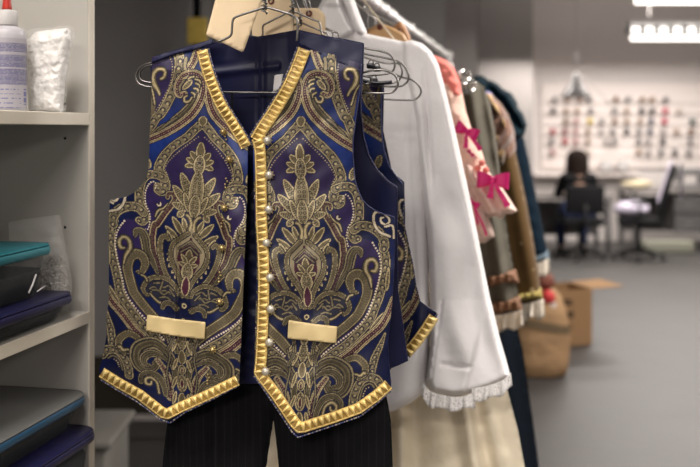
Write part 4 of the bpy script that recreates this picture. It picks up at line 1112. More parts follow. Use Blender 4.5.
# plastic bag of white stuffing
M['poly'] = mat('clear_polythene', (.85, .83, .80), .12, trans=.0, alpha=.16, bump=(45, .9, .012), var=.02, spec=.8)
M['stuff'] = mat('white_filling', (.82, .79, .76), .38, bump=(38, 1., .02), var=.05, coat=.4)
def bag(name, lab, cat, poly, Yr, inner, imat, puff, isc=.86, pm='poly', hnz=.004):
    poly = np.array(poly, float)
    t = thing(name, lab, cat, tuple(at(poly[:, 0].mean(), poly[:, 1].max(), Yr, 0, SX0)))
    cloth('film', poly, Yr, lambda x, y: hnz * noise2(x, y, 14, 5) + hnz * .7 * noise2(x, y, 6, 6), M[pm], t, step=1.1, puff=puff, edge=16, x0=SX0)
    cloth('contents', inner, Yr, lambda x, y: hnz * .7 * noise2(x, y, 12, 7), M[imat], t, step=1.2, puff=puff * .8, edge=14, x0=SX0)
    return t
bag('plastic_bag', 'clear plastic bag of white filling beside the glue bottle', 'bag', [(24, 32), (34, 28), (48, 28), (60, 26), (68, 25.5), (71.5, 28), (71, 40), (67, 60), (64, 80), (62.5, 100), (62, 114), (45, 113.5), (28, 113.5), (24, 80)], 1.66,
    [(26.5, 40), (36, 31.5), (48, 30), (60, 28.5), (68, 28), (69, 40), (65.5, 60), (62.5, 80), (61, 100), (60.5, 112.5), (45, 112.5), (29, 112.5), (26, 80)], 'stuff', .020)

# food tubs
M['teal_lid'] = mat('teal_plastic', (.010, .14, .17), .4, var=.05)
M['navy_lid'] = mat('navy_plastic', (.008, .008, .045), .4, var=.05)
M['grey_lid'] = mat('frosted_lid', (.14, .14, .135), .35, var=.05)
M['tub'] = mat('clear_tub', (.10, .11, .115), .15, alpha=.22, var=.02, spec=.35)
M['beads_dark'] = mat('black_beads', (.008, .008, .009), .6, bump=(220, .6, .004), var=.6, vscale=200, spec=.25)
M['beads_silver'] = mat('silver_beads', (.40, .37, .33), .3, metal=.6, bump=(260, 1., .01), var=.9, vscale=180)
M['rim_blue'] = mat('blue_rim', (.012, .06, .12), .35, var=.05)
def food_tub(lab, k0, k1, Ya, Yb, z0, z1, lidm, rimm=None, fill=.8, cont='beads_dark', r=.03, lip=.008, extra=None):
    c = (S(k0, Ya, 0) + S(k1, Yb, 0)) / 2; t = thing('food_tub', lab, 'tub', (c[0], c[1], z0))
    sx, sy = k1 - k0, (Yb - Ya) / DY
    mesh_obj('tub_body', *rrect_prism(c, sx - .012, sy - .012, z0, z1 - .012, r, AX, taper=.9), M['tub'], t)
    mesh_obj('contents', *rrect_prism(c, sx - .020, sy - .020, z0 + .002, z0 + (z1 - .012 - z0) * fill, r * .9, AX, taper=.9), M[cont], t)
    l = mesh_obj('lid', *rrect_prism(c, sx, sy, z1 - .004, z1, r, AX), M[lidm], t)
    mesh_obj('rim', *rrect_prism(c, sx + .004, sy + .004, z1 - .018, z1 - .0035, r + .002, AX, bev=.003), M[rimm or lidm], l)
    return t
food_tub('navy-lidded clear tub of black beads at the bottom of the middle shelf stack', -.006, .21, 1.36, 1.678, 1.226, 1.272, 'navy_lid', r=.026)
tt = food_tub('teal-lidded clear tub of black beads stacked on the navy-lidded tub', .014, .19, 1.36, 1.640, 1.2725, 1.360, 'teal_lid', fill=.62, r=.022)
m = MB(); 
m.add(*tube([S(.008, 1.55, 1.290), S(.008, 1.562, 1.302), S(.008, 1.572, 1.316)], .0016, 6)); m.add(*tube([S(.008, 1.575, 1.288), S(.008, 1.600, 1.293)], .0012, 6)); m.build('white_strip', M['cap'], tt)
bag('zip_bag', 'clear zip bag of silver beads standing behind the teal-lidded tub', 'bag', [(8, 222), (34, 217), (58, 215), (60, 226), (63, 245), (68, 265), (70, 284), (70, 300), (66, 312), (40, 316), (20, 300), (10, 260)], 1.69,
    [(40, 268), (50, 255), (60, 256), (66, 270), (68, 285), (67, 305), (50, 312), (36, 300)], 'beads_silver', .014, hnz=.002)
food_tub('navy-lidded clear tub at the base of the lower shelf stack', -.026, .26, 1.42, 1.732, .862, 1.024, 'navy_lid', fill=.85, cont='beads_dark', r=.04)
food_tub('frosted grey-lidded tub with blue rim on the lower shelf stack', -.006, .31, 1.40, 1.732, 1.0245, 1.086, 'grey_lid', 'rim_blue', fill=.9, r=.035)
lt_ = thing('storage_case', 'small dark navy case with a white label on the grey tub lid', 'case', tuple(S(.15, 1.5, 1.0865)))
mesh_obj('case_body', *rbox(S(.15, 1.50, 1.136), (.10, .20, .098), AX, .008), M['navy_lid'], lt_)
mesh_obj('label', *rbox(S(.0993, 1.565, 1.135), (.001, .045, .028), AX, .0003, 1), M['cap'], lt_)

# ================================================================== the room
M['wall'] = mat('grey_wall_paint', (.40, .37, .36), .85, var=.04, vscale=2)
M['wall_dark'] = mat('slate_wall_paint', (.31, .30, .295), .85, var=.05, vscale=2)
M['wall_white'] = mat('off_white_wall', (.62, .57, .55), .85, var=.03, vscale=3)
M['wall_pier'] = mat('pier_paint', (.30, .275, .265), .85, var=.03, vscale=3)
M['brown'] = mat('dark_brown_plinth', (.035, .028, .018), .7)
M['floor'] = mat('grey_vinyl_floor', (.062, .058, .056), .5, bump=(6, .15, .02), var=.22, vscale=2.2)
M['ceil'] = mat('ceiling_paint', (.65, .63, .62), .9, var=.03)
def plane_box(name, x0, x1, y0, y1, z0, z1, mt):
    V, Fc = rbox(((x0 + x1) / 2, (y0 + y1) / 2, (z0 + z1) / 2), (x1 - x0, y1 - y0, z1 - z0), None, 0)
    return struct(mesh_obj(name, V, Fc, M[mt], smooth=False))
XL, XR, YB0, YB1, ZC = -4.2, 7.5, -3.2, 13.6, 3.7
plane_box('floor', XL, XR, YB0, YB1, -.05, 0, 'floor')
plane_box('ceiling', XL, XR, YB0, YB1, ZC, ZC + .05, 'ceil')
plane_box('wall_back', XL, XR, YB1, YB1 + .1, 0, ZC, 'wall_white')
plane_box('wall_right', XR, XR + .1, YB0, YB1, 0, ZC, 'wall')
plane_box('wall_front', XL, XR, YB0 - .1, YB0, 0, ZC, 'wall')
plane_box('wall_left', XL - .1, XL, YB0, YB1, 0, ZC, 'wall_dark')
xw = P(445, 0, 5.2)[0]
plane_box('wall_partition', XL, xw, 5.2, 5.35, .34, ZC, 'wall_dark')
plane_box('trim_1', XL, xw, 5.215, 5.34, .025, .34, 'brown')
plane_box('trim_2', XL, xw, 5.19, 5.36, 0, .025, 'wall_white')
plane_box('wall_pier', P(478, 0, 12.9)[0], P(533, 0, 12.9)[0], 12.9, YB1, 0, ZC, 'wall_pier')
plane_box('wall_side', P(457, 0, 9.0)[0] - .6, P(477, 0, 9.0)[0], 9.0, 9.15, 0, ZC, 'wall')
plane_box('door_1', P(443, 0, 8.8)[0], P(458, 0, 8.8)[0], 9.02, 9.08, 0, ZC, 'brown')

# pole with yellow wrap by the partition
pl = thing('steel_pole', 'grey steel pole with a yellow cloth wrapped round it by the far wall', 'pole', tuple(P(198, 0, 4.9) * [1, 1, 0]))
px_ = P(198, 0, 4.9)
M['polegrey'] = mat('grey_steel', (.30, .29, .28), .5, metal=.2)
M['yellow'] = mat('yellow_cloth', (.75, .55, .12), .7, bump=(60, .6, .01), var=.2, vscale=30)
V, Fc = rbox((px_[0] - .035, 4.9, 1.85), (.022, .04, 3.7), None, .002); mesh_obj('flange', V, Fc, M['polegrey'], pl, smooth=False)
V, Fc = rbox((px_[0] + .04, 4.9, 1.85), (.05, .04, 3.7), None, .002); mesh_obj('flange', V, Fc, M['polegrey'], pl, smooth=False)
V, Fc = rbox((px_[0], 4.91, 1.85), (.05, .03, 3.7), None, .002); mesh_obj('web', V, Fc, M['black'], pl, smooth=False)
zt = P(0, 17, 4.87)[2]; zb = P(0, 44, 4.87)[2]
V, Fc = rbox((px_[0] - .001, 4.9, (zt + zb) / 2), (.105, .06, zt - zb), None, .012, 3); mesh_obj('yellow_wrap', V, Fc, M['yellow'], pl)

# pale storage box on the floor by the shelf
sb_ = P(104, 0, 3.4)
bx = thing('drawer_box', 'low pale grey drawer box on the floor behind the shelving unit', 'storage box', (sb_[0] - .02, 3.4, 0))
M['palebox'] = mat('pale_grey_plastic', (.20, .19, .17), .6, var=.05)
for z0, z1, w in ((0, .22, .15), (.225, .49, .15)):
    V, Fc = rbox((sb_[0] - .035, 3.4, (z0 + z1) / 2), (w * 1.1, .35, z1 - z0 - .012), None, .012); mesh_obj('drawer', V, Fc, M['palebox'], bx)
V, Fc = rbox((sb_[0] - .03, 3.4, .505), (.20, .38, .03), None, .010); mesh_obj('lid', V, Fc, M['palebox'], bx)

# cardboard boxes
M['cardb'] = mat('brown_cardboard', (.36, .215, .11), .85, var=.08, vscale=12)
M['cardb_dark'] = mat('printed_black', (.03, .02, .02), .8, var=0)
M['cardin'] = mat('cardboard_inside', (.28, .18, .10), .9, var=.08)
def cardbox(name, lab, c, w, dep, h, ang, flaps, bulge=0.):
    t = thing(name, lab, 'box', (c[0], c[1], 0)); ca, sa = math.cos(ang), math.sin(ang)
    ax = (np.array([ca, sa, 0]), np.array([-sa, ca, 0]), z3); o = np.array([c[0], c[1], 0]); th = .006
    for s, nm in ((-1, 'box_wall'), (1, 'box_wall')):
        V, Fc = rbox(o + ax[0] * s * (w / 2) + z3 * h / 2, (th, dep, h), ax, .001, 1); mesh_obj(nm, V, Fc, M['cardb'], t, smooth=False)
        V, Fc = rbox(o + ax[1] * s * (dep / 2) + z3 * h / 2, (w, th, h), ax, .001, 1); mesh_obj(nm, V, Fc, M['cardb'], t, smooth=False)
    V, Fc = rbox(o + z3 * .004, (w - .01, dep - .01, .006), ax, .001, 1); mesh_obj('box_base', V, Fc, M['cardin'], t, smooth=False)
    for (a, s, ln, tilt) in flaps:
        axx = ax[a]; ot = ax[1 - a]; half = (w if a == 0 else dep) / 2; wd = (dep if a == 0 else w)
        dirv = axx * s * math.cos(tilt) + z3 * math.sin(tilt); nrm = np.cross(dirv, ot)
        V, Fc = rbox(o + axx * s * half + z3 * h + dirv * ln / 2, (ln, wd, .005), (dirv, ot, nrm), .001, 1); mesh_obj('flap', V, Fc, M['cardb'], t, smooth=False)
    return t, ax, o
c = P(572, 0, 7.0); 
b1, ax, o = cardbox('cardboard_box', 'open brown cardboard box with black print and a raised flap on the floor', (c[0] - .06, 7.15), .34, .34, .40, .28, [(0, 1, .26, .04)])
# printed marks on the front
m = MB()
fw = -ax[1]
for (u, z, w_, hh) in ((-.05, .325, .11, .018), (-.05, .300, .13, .016), (-.03, .235, .11, .020), (-.04, .208, .12, .018), (-.04, .12, .008, .07), (-.01, .12, .008, .07)):
    V, Fc = rbox(o + fw * (.17 + .0042) + ax[0] * u + z3 * z, (w_, .001, hh), ax, 0); m.add(V, Fc)
m.add(*tube([o + fw * .1745 + ax[0] * (-.025 + .035 * math.cos(a)) + z3 * (.13 + .03 * math.sin(a)) for a in np.linspace(0, 3.14, 10)], .003, 5))
m.build('printed_marks', M['cardb_dark'], b1, smooth=False)
c = P(540, 0, 6.2)
sk_ = thing('paper_sack', 'bulging brown paper sack standing in front of the cardboard box', 'sack', (c[0], 6.2, 0))
M['kraft'] = mat('kraft_paper', (.42, .26, .14), .8, bump=(8, .6, .05), var=.1, vscale=6)
V = []; n = 28; prof = [(.82, 0), (.95, .02), (1.0, .10), (1.02, .25), (.98, .36), (.9, .43), (.72, .50), (.5, .54)]
for k, z in prof:
    for i in range(n):
        a = 2 * math.pi * i / n; ca, sa = math.cos(a), math.sin(a); q = 3.2
        rr = 1 / ((abs(ca) ** q + abs(sa) ** q) ** (1 / q)); w = 1 + .03 * math.sin(3 * a + z * 14)
        V.append((c[0] + .175 * k * rr * ca * w, 6.2 + .15 * k * rr * sa * w, z))
Fc = [(i * n + k, i * n + (k + 1) % n, (i + 1) * n + (k + 1) % n, (i + 1) * n + k) for i in range(len(prof) - 1) for k in range(n)] + [tuple(range(n - 1, -1, -1)), tuple((len(prof) - 1) * n + k for k in range(n))]
mesh_obj('sack_body', V, Fc, M['kraft'], sk_)
M['sackdark'] = mat('brown_tape', (.16, .11, .06), .7)
V = []; 
for z in (.355, .30):
    for i in range(n):
        a = 2 * math.pi * i / n; ca, sa = math.cos(a), math.sin(a); q = 3.2; rr = 1 / ((abs(ca) ** q + abs(sa) ** q) ** (1 / q))
        V.append((c[0] + .181 * rr * ca, 6.2 + .156 * rr * sa, z - .04 * ca))
Fc = [(k, n + k, n + (k + 1) % n, (k + 1) % n) for k in range(n)]; mesh_obj('tape_band', V, Fc, M['sackdark'], sk_)
M['redcloth'] = mat('red_cloth', (.62, .05, .05), .7, var=.1); M['rust'] = mat('rust_cloth', (.22, .07, .045), .7, bump=(30, .8, .02), var=.2); M['whitecloth'] = mat('white_cloth_bundle', (.7, .62, .58), .8, bump=(30, .8, .02))
def blob(name, c, r, mt, lab, cat, seed, par=None, ax=(1, 1, 1)):
    V, Fc = lathe([(r * math.sin(t), -r * math.cos(t)) for t in np.linspace(.08, 3.06, 14)], (0, 0, 0), 20)
    n = noise2(V[:, 0] + V[:, 2], V[:, 1] - V[:, 2] * .7, r * 1.6, seed); V = V * (1 + .18 * n)[:, None] * np.array(ax) + np.array(c)
    o = mesh_obj(name, V, Fc, M[mt], par)
    if lab: tag(o, lab, cat)
    return o
q = P(544, 281, 6.16); blob('cloth_bundle', q, .062, 'rust', 'rust brown rolled cloth on top of the paper sack', 'cloth', 3)
q = P(548, 297, 6.1); blob('cloth_bundle', q, .045, 'redcloth', 'bright red cloth bundle tucked in the paper sack', 'cloth', 4)
q = P(551, 308, 6.12); blob('cloth_bundle', q, .05, 'whitecloth', 'white cloth tucked beside the red bundle on the sack', 'cloth', 5, ax=(.9, 1, 1.3))

# ================================================================== sewing room at the back
YW = 13.58
M['board'] = mat('white_peg_board', (.70, .63, .60), .8, var=.03)
xb0 = P(541, 0, YW)[0]; xb1 = P(760, 0, YW)[0]
rk = thing('thread_rack', 'wide off-white thread rack on the far wall', 'rack', ((xb0 + xb1) / 2, YW, P(0, 168, YW)[2]))
V, Fc = rbox(((xb0 + xb1) / 2, YW - .01, P(0, 126, YW)[2]), (xb1 - xb0, .02, P(0, 84, YW)[2] - P(0, 168, YW)[2]), None, .004); mesh_obj('board', V, Fc, M['board'], rk, smooth=False)
M['peg'] = mat('grey_peg', (.35, .33, .32), .5)
cols = {'a': ('pale grey', (.36, .33, .32)), 'g': ('grey', (.20, .19, .19)), 'd': ('dark grey', (.05, .05, .055)), 'k': ('black', (.008, .008, .009)), 't': ('tan', (.36, .26, .19)), 'b': ('brown', (.20, .11, .07)), 'r': ('red', (.38, .04, .05)),
        'm': ('dark red', (.20, .025, .03)), 'c': ('crimson', (.50, .03, .08)), 'y': ('yellow', (.60, .45, .05)), 'n': ('slate blue', (.08, .09, .13)), 'e': ('dark green', (.01, .06, .05)), 'p': ('dusty pink', (.42, .22, .22)), 'w': ('cream', (.55, .48, .42))}
for k, (nm, cc_) in cols.items(): M['th_' + k] = mat('thread_' + nm.replace(' ', '_'), cc_, .75, bump=(200, .5, .004))
rowsT = [(160, [(105, 'g'), (155, 'b'), (205, 'b'), (245, 'g'), (355, 'b'), (405, 'g'), (465, 't'), (505, 't'), (560, 'g')]),
         (207, [(98, 'd'), (150, 't'), (195, 't'), (252, 'g'), (350, 'g'), (400, 't'), (462, 'k'), (505, 'k'), (558, 'c'), (615, 'w')]),
         (250, [(150, 'b'), (192, 'p'), (248, 'y'), (297, 'g'), (350, 'b'), (400, 't'), (455, 't'), (500, 'n'), (555, 'c'), (670, 'e')]),
         (292, [(95, 'r'), (145, 'm'), (190, 'p'), (240, 't'), (295, 'a'), (342, 'g'), (400, 'd'), (450, 'g'), (495, 'n'), (550, 'a'), (605, 't'), (665, 'b')]),
         (332, [(90, 'g'), (145, 'r'), (190, 'p'), (240, 't'), (318, 'a'), (350, 'g'), (450, 'g'), (490, 'a'), (548, 'd'), (660, 'g')]),
         (377, [(95, 'p'), (190, 'r'), (240, 'w'), (450, 't'), (490, 'a'), (540, 'g'), (598, 'd'), (655, 'g')])]
ords = ['first', 'second', 'third', 'fourth', 'fifth', 'sixth', 'seventh', 'eighth', 'ninth', 'tenth', 'eleventh', 'twelfth']
rown = ['top', 'second', 'third', 'fourth', 'fifth', 'bottom']
Yt = YW - .10; protos = {}
for ri, (yy, items) in enumerate(rowsT):
    for ci, (xx, k) in enumerate(items):
        p = P(530 + xx / 4.118, 60 + yy / 4.118, Yt)
        lb = '%s thread cone, %s from the left in the %s row of the wall rack' % (cols[k][0], ords[ci], rown[ri])
        if k not in protos:
            t = thing('thread_cone', lb, 'thread', tuple(p), 'thread cones on the wall rack')
            m = MB(); m.add(*lathe([(.008, -.036), (.040, -.032), (.042, -.029), (.027, .03), (.022, .033), (.008, .034)], p, 14, (0, -.55, .83))); m.build('thread', M['th_' + k], t)
            m = MB(); m.add(*lathe([(.006, .033), (.011, .034), (.009, .046), (.004, .047)], p, 10, (0, -.55, .83))); m.build('cone_tip', M['cap'], t)
            m = MB(); m.add(*tube([p + [0, .078, -.05], p + [0, -.005, -.034]], .006, 6)); m.build('peg', M['peg'], t)
            protos[k] = t
        else:
            s = protos[k]; t = s.copy(); COL.objects.link(t); t.location = tuple(p); t['label'] = lb
            for ch in s.children:
                c2 = ch.copy(); COL.objects.link(c2); c2.parent = t
for ri, (yy, items) in enumerate(rowsT):
    z = P(0, 60 + yy / 4.118 + 4.6, Yt)[2]
    V, Fc = tube([[xb0 + .03, YW - .03, z], [xb1 - .03, YW - .03, z]], .004, 6); mesh_obj('shelf_wire', V, Fc, M['peg'], rk)

# desks
M['desk'] = mat('grey_desk_top', (.22, .20, .19), .5, var=.1)
M['deskleg'] = mat('desk_steel', (.12, .115, .115), .5, metal=.3)
M['cupb'] = mat('dark_cupboard', (.10, .095, .095), .7)
def desk(name, lab, x0, x1, y0, y1, z, extra=None):
    t = thing(name, lab, 'desk', ((x0 + x1) / 2, (y0 + y1) / 2, 0))
    V, Fc = rbox(((x0 + x1) / 2, (y0 + y1) / 2, z - .02), (x1 - x0, y1 - y0, .04), None, .004); mesh_obj('desk_top', V, Fc, M['desk'], t, smooth=False)
    for sx in (x0 + .06, x1 - .06):
        for sy in (y0 + .06, y1 - .06):
            V, Fc = rbox((sx, sy, (z - .04) / 2), (.05, .05, z - .04), None, .004); mesh_obj('leg', V, Fc, M['deskleg'], t, smooth=False)
    V, Fc = rbox(((x0 + x1) / 2, y1 - .05, z * .55), (x1 - x0 - .15, .02, z * .6), None, 0); mesh_obj('modesty_panel', V, Fc, M['cupb'], t, smooth=False)
    if extra:
        for (ax0, ax1, z0, z1) in extra:
            V, Fc = rbox(((ax0 + ax1) / 2, (y0 + y1) / 2 - .02, (z0 + z1) / 2), (ax1 - ax0, y1 - y0 - .1, z1 - z0), None, .006); dr = mesh_obj('drawer', V, Fc, M['cupb'], t, smooth=False)
            V, Fc = tube([[(ax0 + ax1) / 2 - .06, y0 + .02, (z0 + z1) / 2], [(ax0 + ax1) / 2 + .06, y0 + .02, (z0 + z1) / 2]], .006, 6); mesh_obj('handle', V, Fc, M['peg'], dr)
    return t
Ydk = 12.1
desk('sewing_desk', 'dark desk in front of the seated person', P(528, 0, Ydk)[0], P(612, 0, Ydk)[0], 12.0, 12.7, .745)
desk('sewing_desk', 'long dark work table at the right with drawers below', P(628, 0, 12.6)[0], P(790, 0, 12.6)[0], 12.45, 13.2, .78, [(P(672, 0, 12.6)[0], P(700, 0, 12.6)[0], .48, .70), (P(672, 0, 12.6)[0], P(700, 0, 12.6)[0], .24, .46), (P(704, 0, 12.6)[0], P(735, 0, 12.6)[0], .48, .70)])
# things on the desks
M['cream_box'] = mat('cream_cloth_pile', (.60, .52, .36), .85, bump=(20, .6, .02))
p = P(637, 192, 12.7); blob('cloth_pile', (p[0], p[1], .842), .12, 'cream_box', 'cream cloth pile on the right-hand work table', 'cloth', 9, ax=(1.7, 1, .42))
M['machine'] = mat('grey_machine', (.16, .155, .155), .4, var=.1)
sm = thing('sewing_machine', 'grey sewing machine on the work table at the right edge', 'sewing machine', (P(692, 0, 12.7)[0], 12.7, .78))
sx = P(692, 0, 12.7)[0]
V, Fc = rbox((sx, 12.7, .81), (.44, .2, .06), None, .012); mesh_obj('bed', V, Fc, M['machine'], sm)
V, Fc = rbox((sx + .15, 12.7, .93), (.13, .17, .20), None, .02); mesh_obj('column', V, Fc, M['machine'], sm)
V, Fc = rbox((sx - .02, 12.7, 1.01), (.40, .15, .09), None, .025); mesh_obj('arm', V, Fc, M['machine'], sm)
V, Fc = rbox((sx - .17, 12.7, .94), (.09, .14, .14), None, .02); mesh_obj('needle_head', V, Fc, M['machine'], sm)
V, Fc = lathe([(.01, 0), (.055, .004), (.055, .025), (.01, .03)], (sx + .22, 12.7, .98), 16, (1, 0, 0)); mesh_obj('hand_wheel', V, Fc, M['peg'], sm)
for i, (x, lb) in enumerate(((606, 'white jar on the wall ledge, left of the two'), (623, 'white jar on the wall ledge, right of the two'))):
    p = P(x, 173, 13.46); t = thing('jar', lb, 'jar', tuple(p), 'white jars on the wall ledge')
    m = MB(); m.add(*lathe([(.06, 0), (.085, .01), (.085, .13), (.07, .15)], p, 16)); m.build('jar_body', M['cap'], t)
    m = MB(); m.add(*lathe([(.072, .15), (.075, .152), (.075, .175), (.01, .18)], p, 16)); m.build('jar_lid', M['cap'], t)
p0 = P(535, 174, 13.46); p1 = P(640, 174, 13.46)
V, Fc = rbox(((p0[0] + p1[0]) / 2, 13.47, p0[2] - .015), (p1[0] - p0[0], .24, .025), None, .003); tag(mesh_obj('wall_ledge', V, Fc, M['board'], smooth=False), 'narrow pale wall ledge carrying two white jars', 'shelf')
# pale carton under the table
p = P(675, 0, 12.0); V, Fc = rbox((p[0], 12.3, .08), (.62, .2, .14), None, .01); tag(mesh_obj('floor_crate', V, Fc, mat('pale_green_crate', (.30, .30, .24), .7)), 'low pale crate on the floor under the work table', 'crate')

# pendant lamp
lp = P(576, 98, 12.3)
pd = thing('pendant_lamp', 'grey metal cone lamp hanging over the sewing desk', 'lamp', tuple(lp))
M['shade'] = mat('brushed_metal_shade', (.085, .08, .08), .4, metal=.6)
s = 12.3 / F
m = MB(); m.add(*lathe([(15.5 * s, 0), (15.0 * s, 2 * s), (9.5 * s, 10 * s), (4.5 * s, 17 * s), (4.2 * s, 23 * s), (2 * s, 25 * s)], lp, 24)); m.build('shade', M['shade'], pd)
m = MB(); m.add(*tube([lp + [0, 0, 24 * s], lp + [0, 0, .9], [lp[0], lp[1], ZC]], .006, 6)); m.build('cord', M['peg'], pd)
m = MB(); m.add(*tube(catmull(np.array([lp + [0, 0, 25 * s], lp + [.25, .3, 15 * s], lp + [.55, .7, 2 * s], [lp[0] + .75, YW - .02, lp[2] - .05]]), 6), .008, 6)); m.build('flex', M['peg'], pd)

# office chairs
M['chairblk'] = mat('black_chair_fabric', (.010, .010, .011), .75, var=.2)
M['chairpl'] = mat('black_chair_plastic', (.014, .014, .015), .45, var=.1)
M['lilac'] = mat('lilac_towel', (.55, .50, .60), .9, bump=(40, .8, .02))
M['mesh'] = mat('grey_mesh_back', (.03, .03, .033), .7)
def office_chair(lab, c, ang, seat_z, back_tilt, back_h=.52):
    t = thing('office_chair', lab, 'chair', (c[0], c[1], 0), 'office chairs in the sewing room'); ca, sa = math.cos(ang), math.sin(ang)
    f = np.array([ca, sa, 0]); l = np.array([-sa, ca, 0]); o = np.array([c[0], c[1], 0])
    V, Fc = rbox(o + z3 * seat_z, (.48, .50, .09), (f, l, z3), .035, 3); mesh_obj('seat', V, Fc, M['chairblk'], t)
    bdir = z3 * math.cos(back_tilt) - f * math.sin(back_tilt); bn = np.cross(l, bdir)
    V, Fc = rbox(o - f * .23 + z3 * (seat_z + .10) + bdir * back_h / 2, (.06, .46, back_h), (bn, l, bdir), .028, 3); mesh_obj('backrest', V, Fc, M['chairblk'], t)
    V, Fc = tube(catmull(np.array([o - f * .1 + z3 * (seat_z - .05), o - f * .27 + z3 * (seat_z - .03), o - f * .27 + z3 * (seat_z + .2)]), 5), .022, 8); mesh_obj('back_bracket', V, Fc, M['chairpl'], t)
    V, Fc = tube([o + z3 * .10, o + z3 * (seat_z - .03)], .028, 12); mesh_obj('gas_column', V, Fc, M['chairpl'], t)
    for k in range(5):
        a = ang + 2 * math.pi * k / 5 + .3; dv = np.array([math.cos(a), math.sin(a), 0])
        V, Fc = tube([o + z3 * .115, o + dv * .16 + z3 * .10, o + dv * .30 + z3 * .075], [.026, .022, .016], 8); lg = mesh_obj('star_leg', V, Fc, M['chairpl'], t)
        V, Fc = lathe([(.005, -.02), (.028, -.018), (.028, .018), (.005, .02)], o + dv * .30 + z3 * .029, 12, np.cross(dv, z3)); mesh_obj('caster', V, Fc, M['chairpl'], lg)
    for sd in (-1, 1):
        V, Fc = tube(catmull(np.array([o + l * sd * .22 + z3 * (seat_z - .03), o + l * sd * .28 + z3 * (seat_z + .02), o + l * sd * .28 + z3 * (seat_z + .2), o + l * sd * .27 + f * .1 + z3 * (seat_z + .22), o + l * sd * .27 - f * .12 + z3 * (seat_z + .22)]), 4), .018, 8); mesh_obj('armrest', V, Fc, M['chairpl'], t)
    return t, f, l, o, bdir, bn
pc = P(580, 0, 11.7)
office_chair('black office chair under the seated person', (pc[0], 11.7), math.pi / 2, .46, .10, .34)
qc = P(640, 0, 11.6)
oc, f, l, o, bdir, bn = office_chair('black office chair turned sideways with a lilac towel, right of the seated person', (qc[0] - .02, 11.6), math.pi - .25, .47, .30, .60)
tw = thing('towel', 'lilac towel draped over the tilted chair back', 'towel', tuple(o - f * .25 + z3 * .7))
V = []; nn = 14
for i in range(nn):
    k = i / (nn - 1)
    for j in range(8):
        w_ = (j / 7 - .5) * .28
        base = o - f * .23 + z3 * .57
        if k < .5: q = base + bdir * (.12 + .54 * (k / .5)) + bn * .043
        else: q = base + bdir * (.66 - .0 * k) - bn * .045 - z3 * (.46 * ((k - .5) / .5)) - f * .02
        V.append(q + l * w_ + f * .006 * math.sin(j * 1.7))
V = np.array(V); N = len(V); V = np.concatenate([V, V + bn * .004]); Fc = []
for i in range(nn - 1):
    for j in range(7):
        a = i * 8 + j; Fc.append((a, a + 1, a + 9, a + 8)); Fc.append((a + N + 8, a + N + 9, a + N + 1, a + N))
mesh_obj('towel_cloth', V, Fc, M['lilac'], tw)
q = o + f * .07 + z3 * .612; blob('folded_cloth', q, .17, 'lilac', 'crumpled lilac cloth lying on the seat of the sideways chair', 'cloth', 12, ax=(1.25, 1.1, .55))

# the seated person, seen from behind
px0 = pc[0]; py0 = 11.72
M['skin'] = mat('skin', (.45, .26, .18), .6); M['hair'] = mat('dark_brown_hair', (.012, .007, .005), .8, bump=(80, .8, .01), var=.4, vscale=60)
M['top'] = mat('black_jumper', (.008, .008, .009), .85, bump=(60, .3, .005)); M['jeans'] = mat('blue_jeans', (.03, .04, .09), .8, var=.2); M['shoe'] = mat('dark_shoe', (.012, .012, .013), .5)
def skin_mesh(name, verts, edges, radii, mt, par, root=0):
    me = bpy.data.meshes.new(name); org = ORG[par.name]
    me.from_pydata([tuple(np.array(v) - org) for v in verts], edges, []); o_ = bpy.data.objects.new(name, me); COL.objects.link(o_); o_.parent = par; ORG[o_.name] = org
    md = o_.modifiers.new('skin', 'SKIN'); md.use_smooth_shade = True
    for i, r_ in enumerate(radii):
        sv = me.skin_vertices[0].data[i]; sv.radius = (r_, r_) if np.isscalar(r_) else r_; sv.use_root = (i == root)
    ss = o_.modifiers.new('sub', 'SUBSURF'); ss.levels = 1; ss.render_levels = 2
    me.materials.append(mt); return o_
pr = thing('person', 'person in a black jumper and blue jeans sitting at the desk, seen from behind', 'person', (px0, py0, 0))
def pv(x, y, z): return np.array([px0 + x, py0 + y, z])
sz = .53
Vb = [pv(0, .02, sz + .06), pv(0, .03, sz + .2), pv(0, .06, sz + .38), pv(0, .09, sz + .47), pv(0, .115, sz + .54), pv(0, .13, sz + .60), pv(0, .145, sz + .69)]
Rb = [.13, .12, .125, .085, .05, .075, .085]; Eb = [(i, i + 1) for i in range(6)]
def chain(start, pts, rs, V_, E_, R_):
    prev = start
    for p_, r_ in zip(pts, rs):
        V_.append(p_); R_.append(r_); E_.append((prev, len(V_) - 1)); prev = len(V_) - 1
    return prev
for sgn in (-1, 1):
    w_ = chain(3, [pv(sgn * .17, .08, sz + .44), pv(sgn * .22, .16, sz + .24), pv(sgn * .15, .38, sz + .22), pv(sgn * .13, .44, sz + .22)], [.055, .042, .032, .028], Vb, Eb, Rb)
    for fi, (fx, fl_) in enumerate(((-.030, .07), (-.012, .085), (.008, .08), (.026, .065))):
        chain(w_, [pv(sgn * .13 + fx, .44 + fl_ * .5, sz + .225), pv(sgn * .13 + fx * 1.1, .44 + fl_, sz + .21)], [.010, .008], Vb, Eb, Rb)
    chain(w_, [pv(sgn * (.13 - .035), .455, sz + .22), pv(sgn * (.13 - .05), .49, sz + .215)], [.010, .009], Vb, Eb, Rb)
    chain(0, [pv(sgn * .10, .06, sz + .03), pv(sgn * .12, .42, sz + .02), pv(sgn * .12, .40, .12), pv(sgn * .12, .50, .05)], [.085, .055, .04, .035], Vb, Eb, Rb)
body_ = skin_mesh('body', Vb, Eb, Rb, M['skin'], pr)
Vj = [pv(0, .02, sz + .04), pv(0, .03, sz + .2), pv(0, .06, sz + .36), pv(0, .08, sz + .44), pv(0, .10, sz + .52)]; Rj = [(.19, .15), (.185, .14), (.19, .14), (.14, .11), (.075, .075)]; Ej = [(i, i + 1) for i in range(4)]
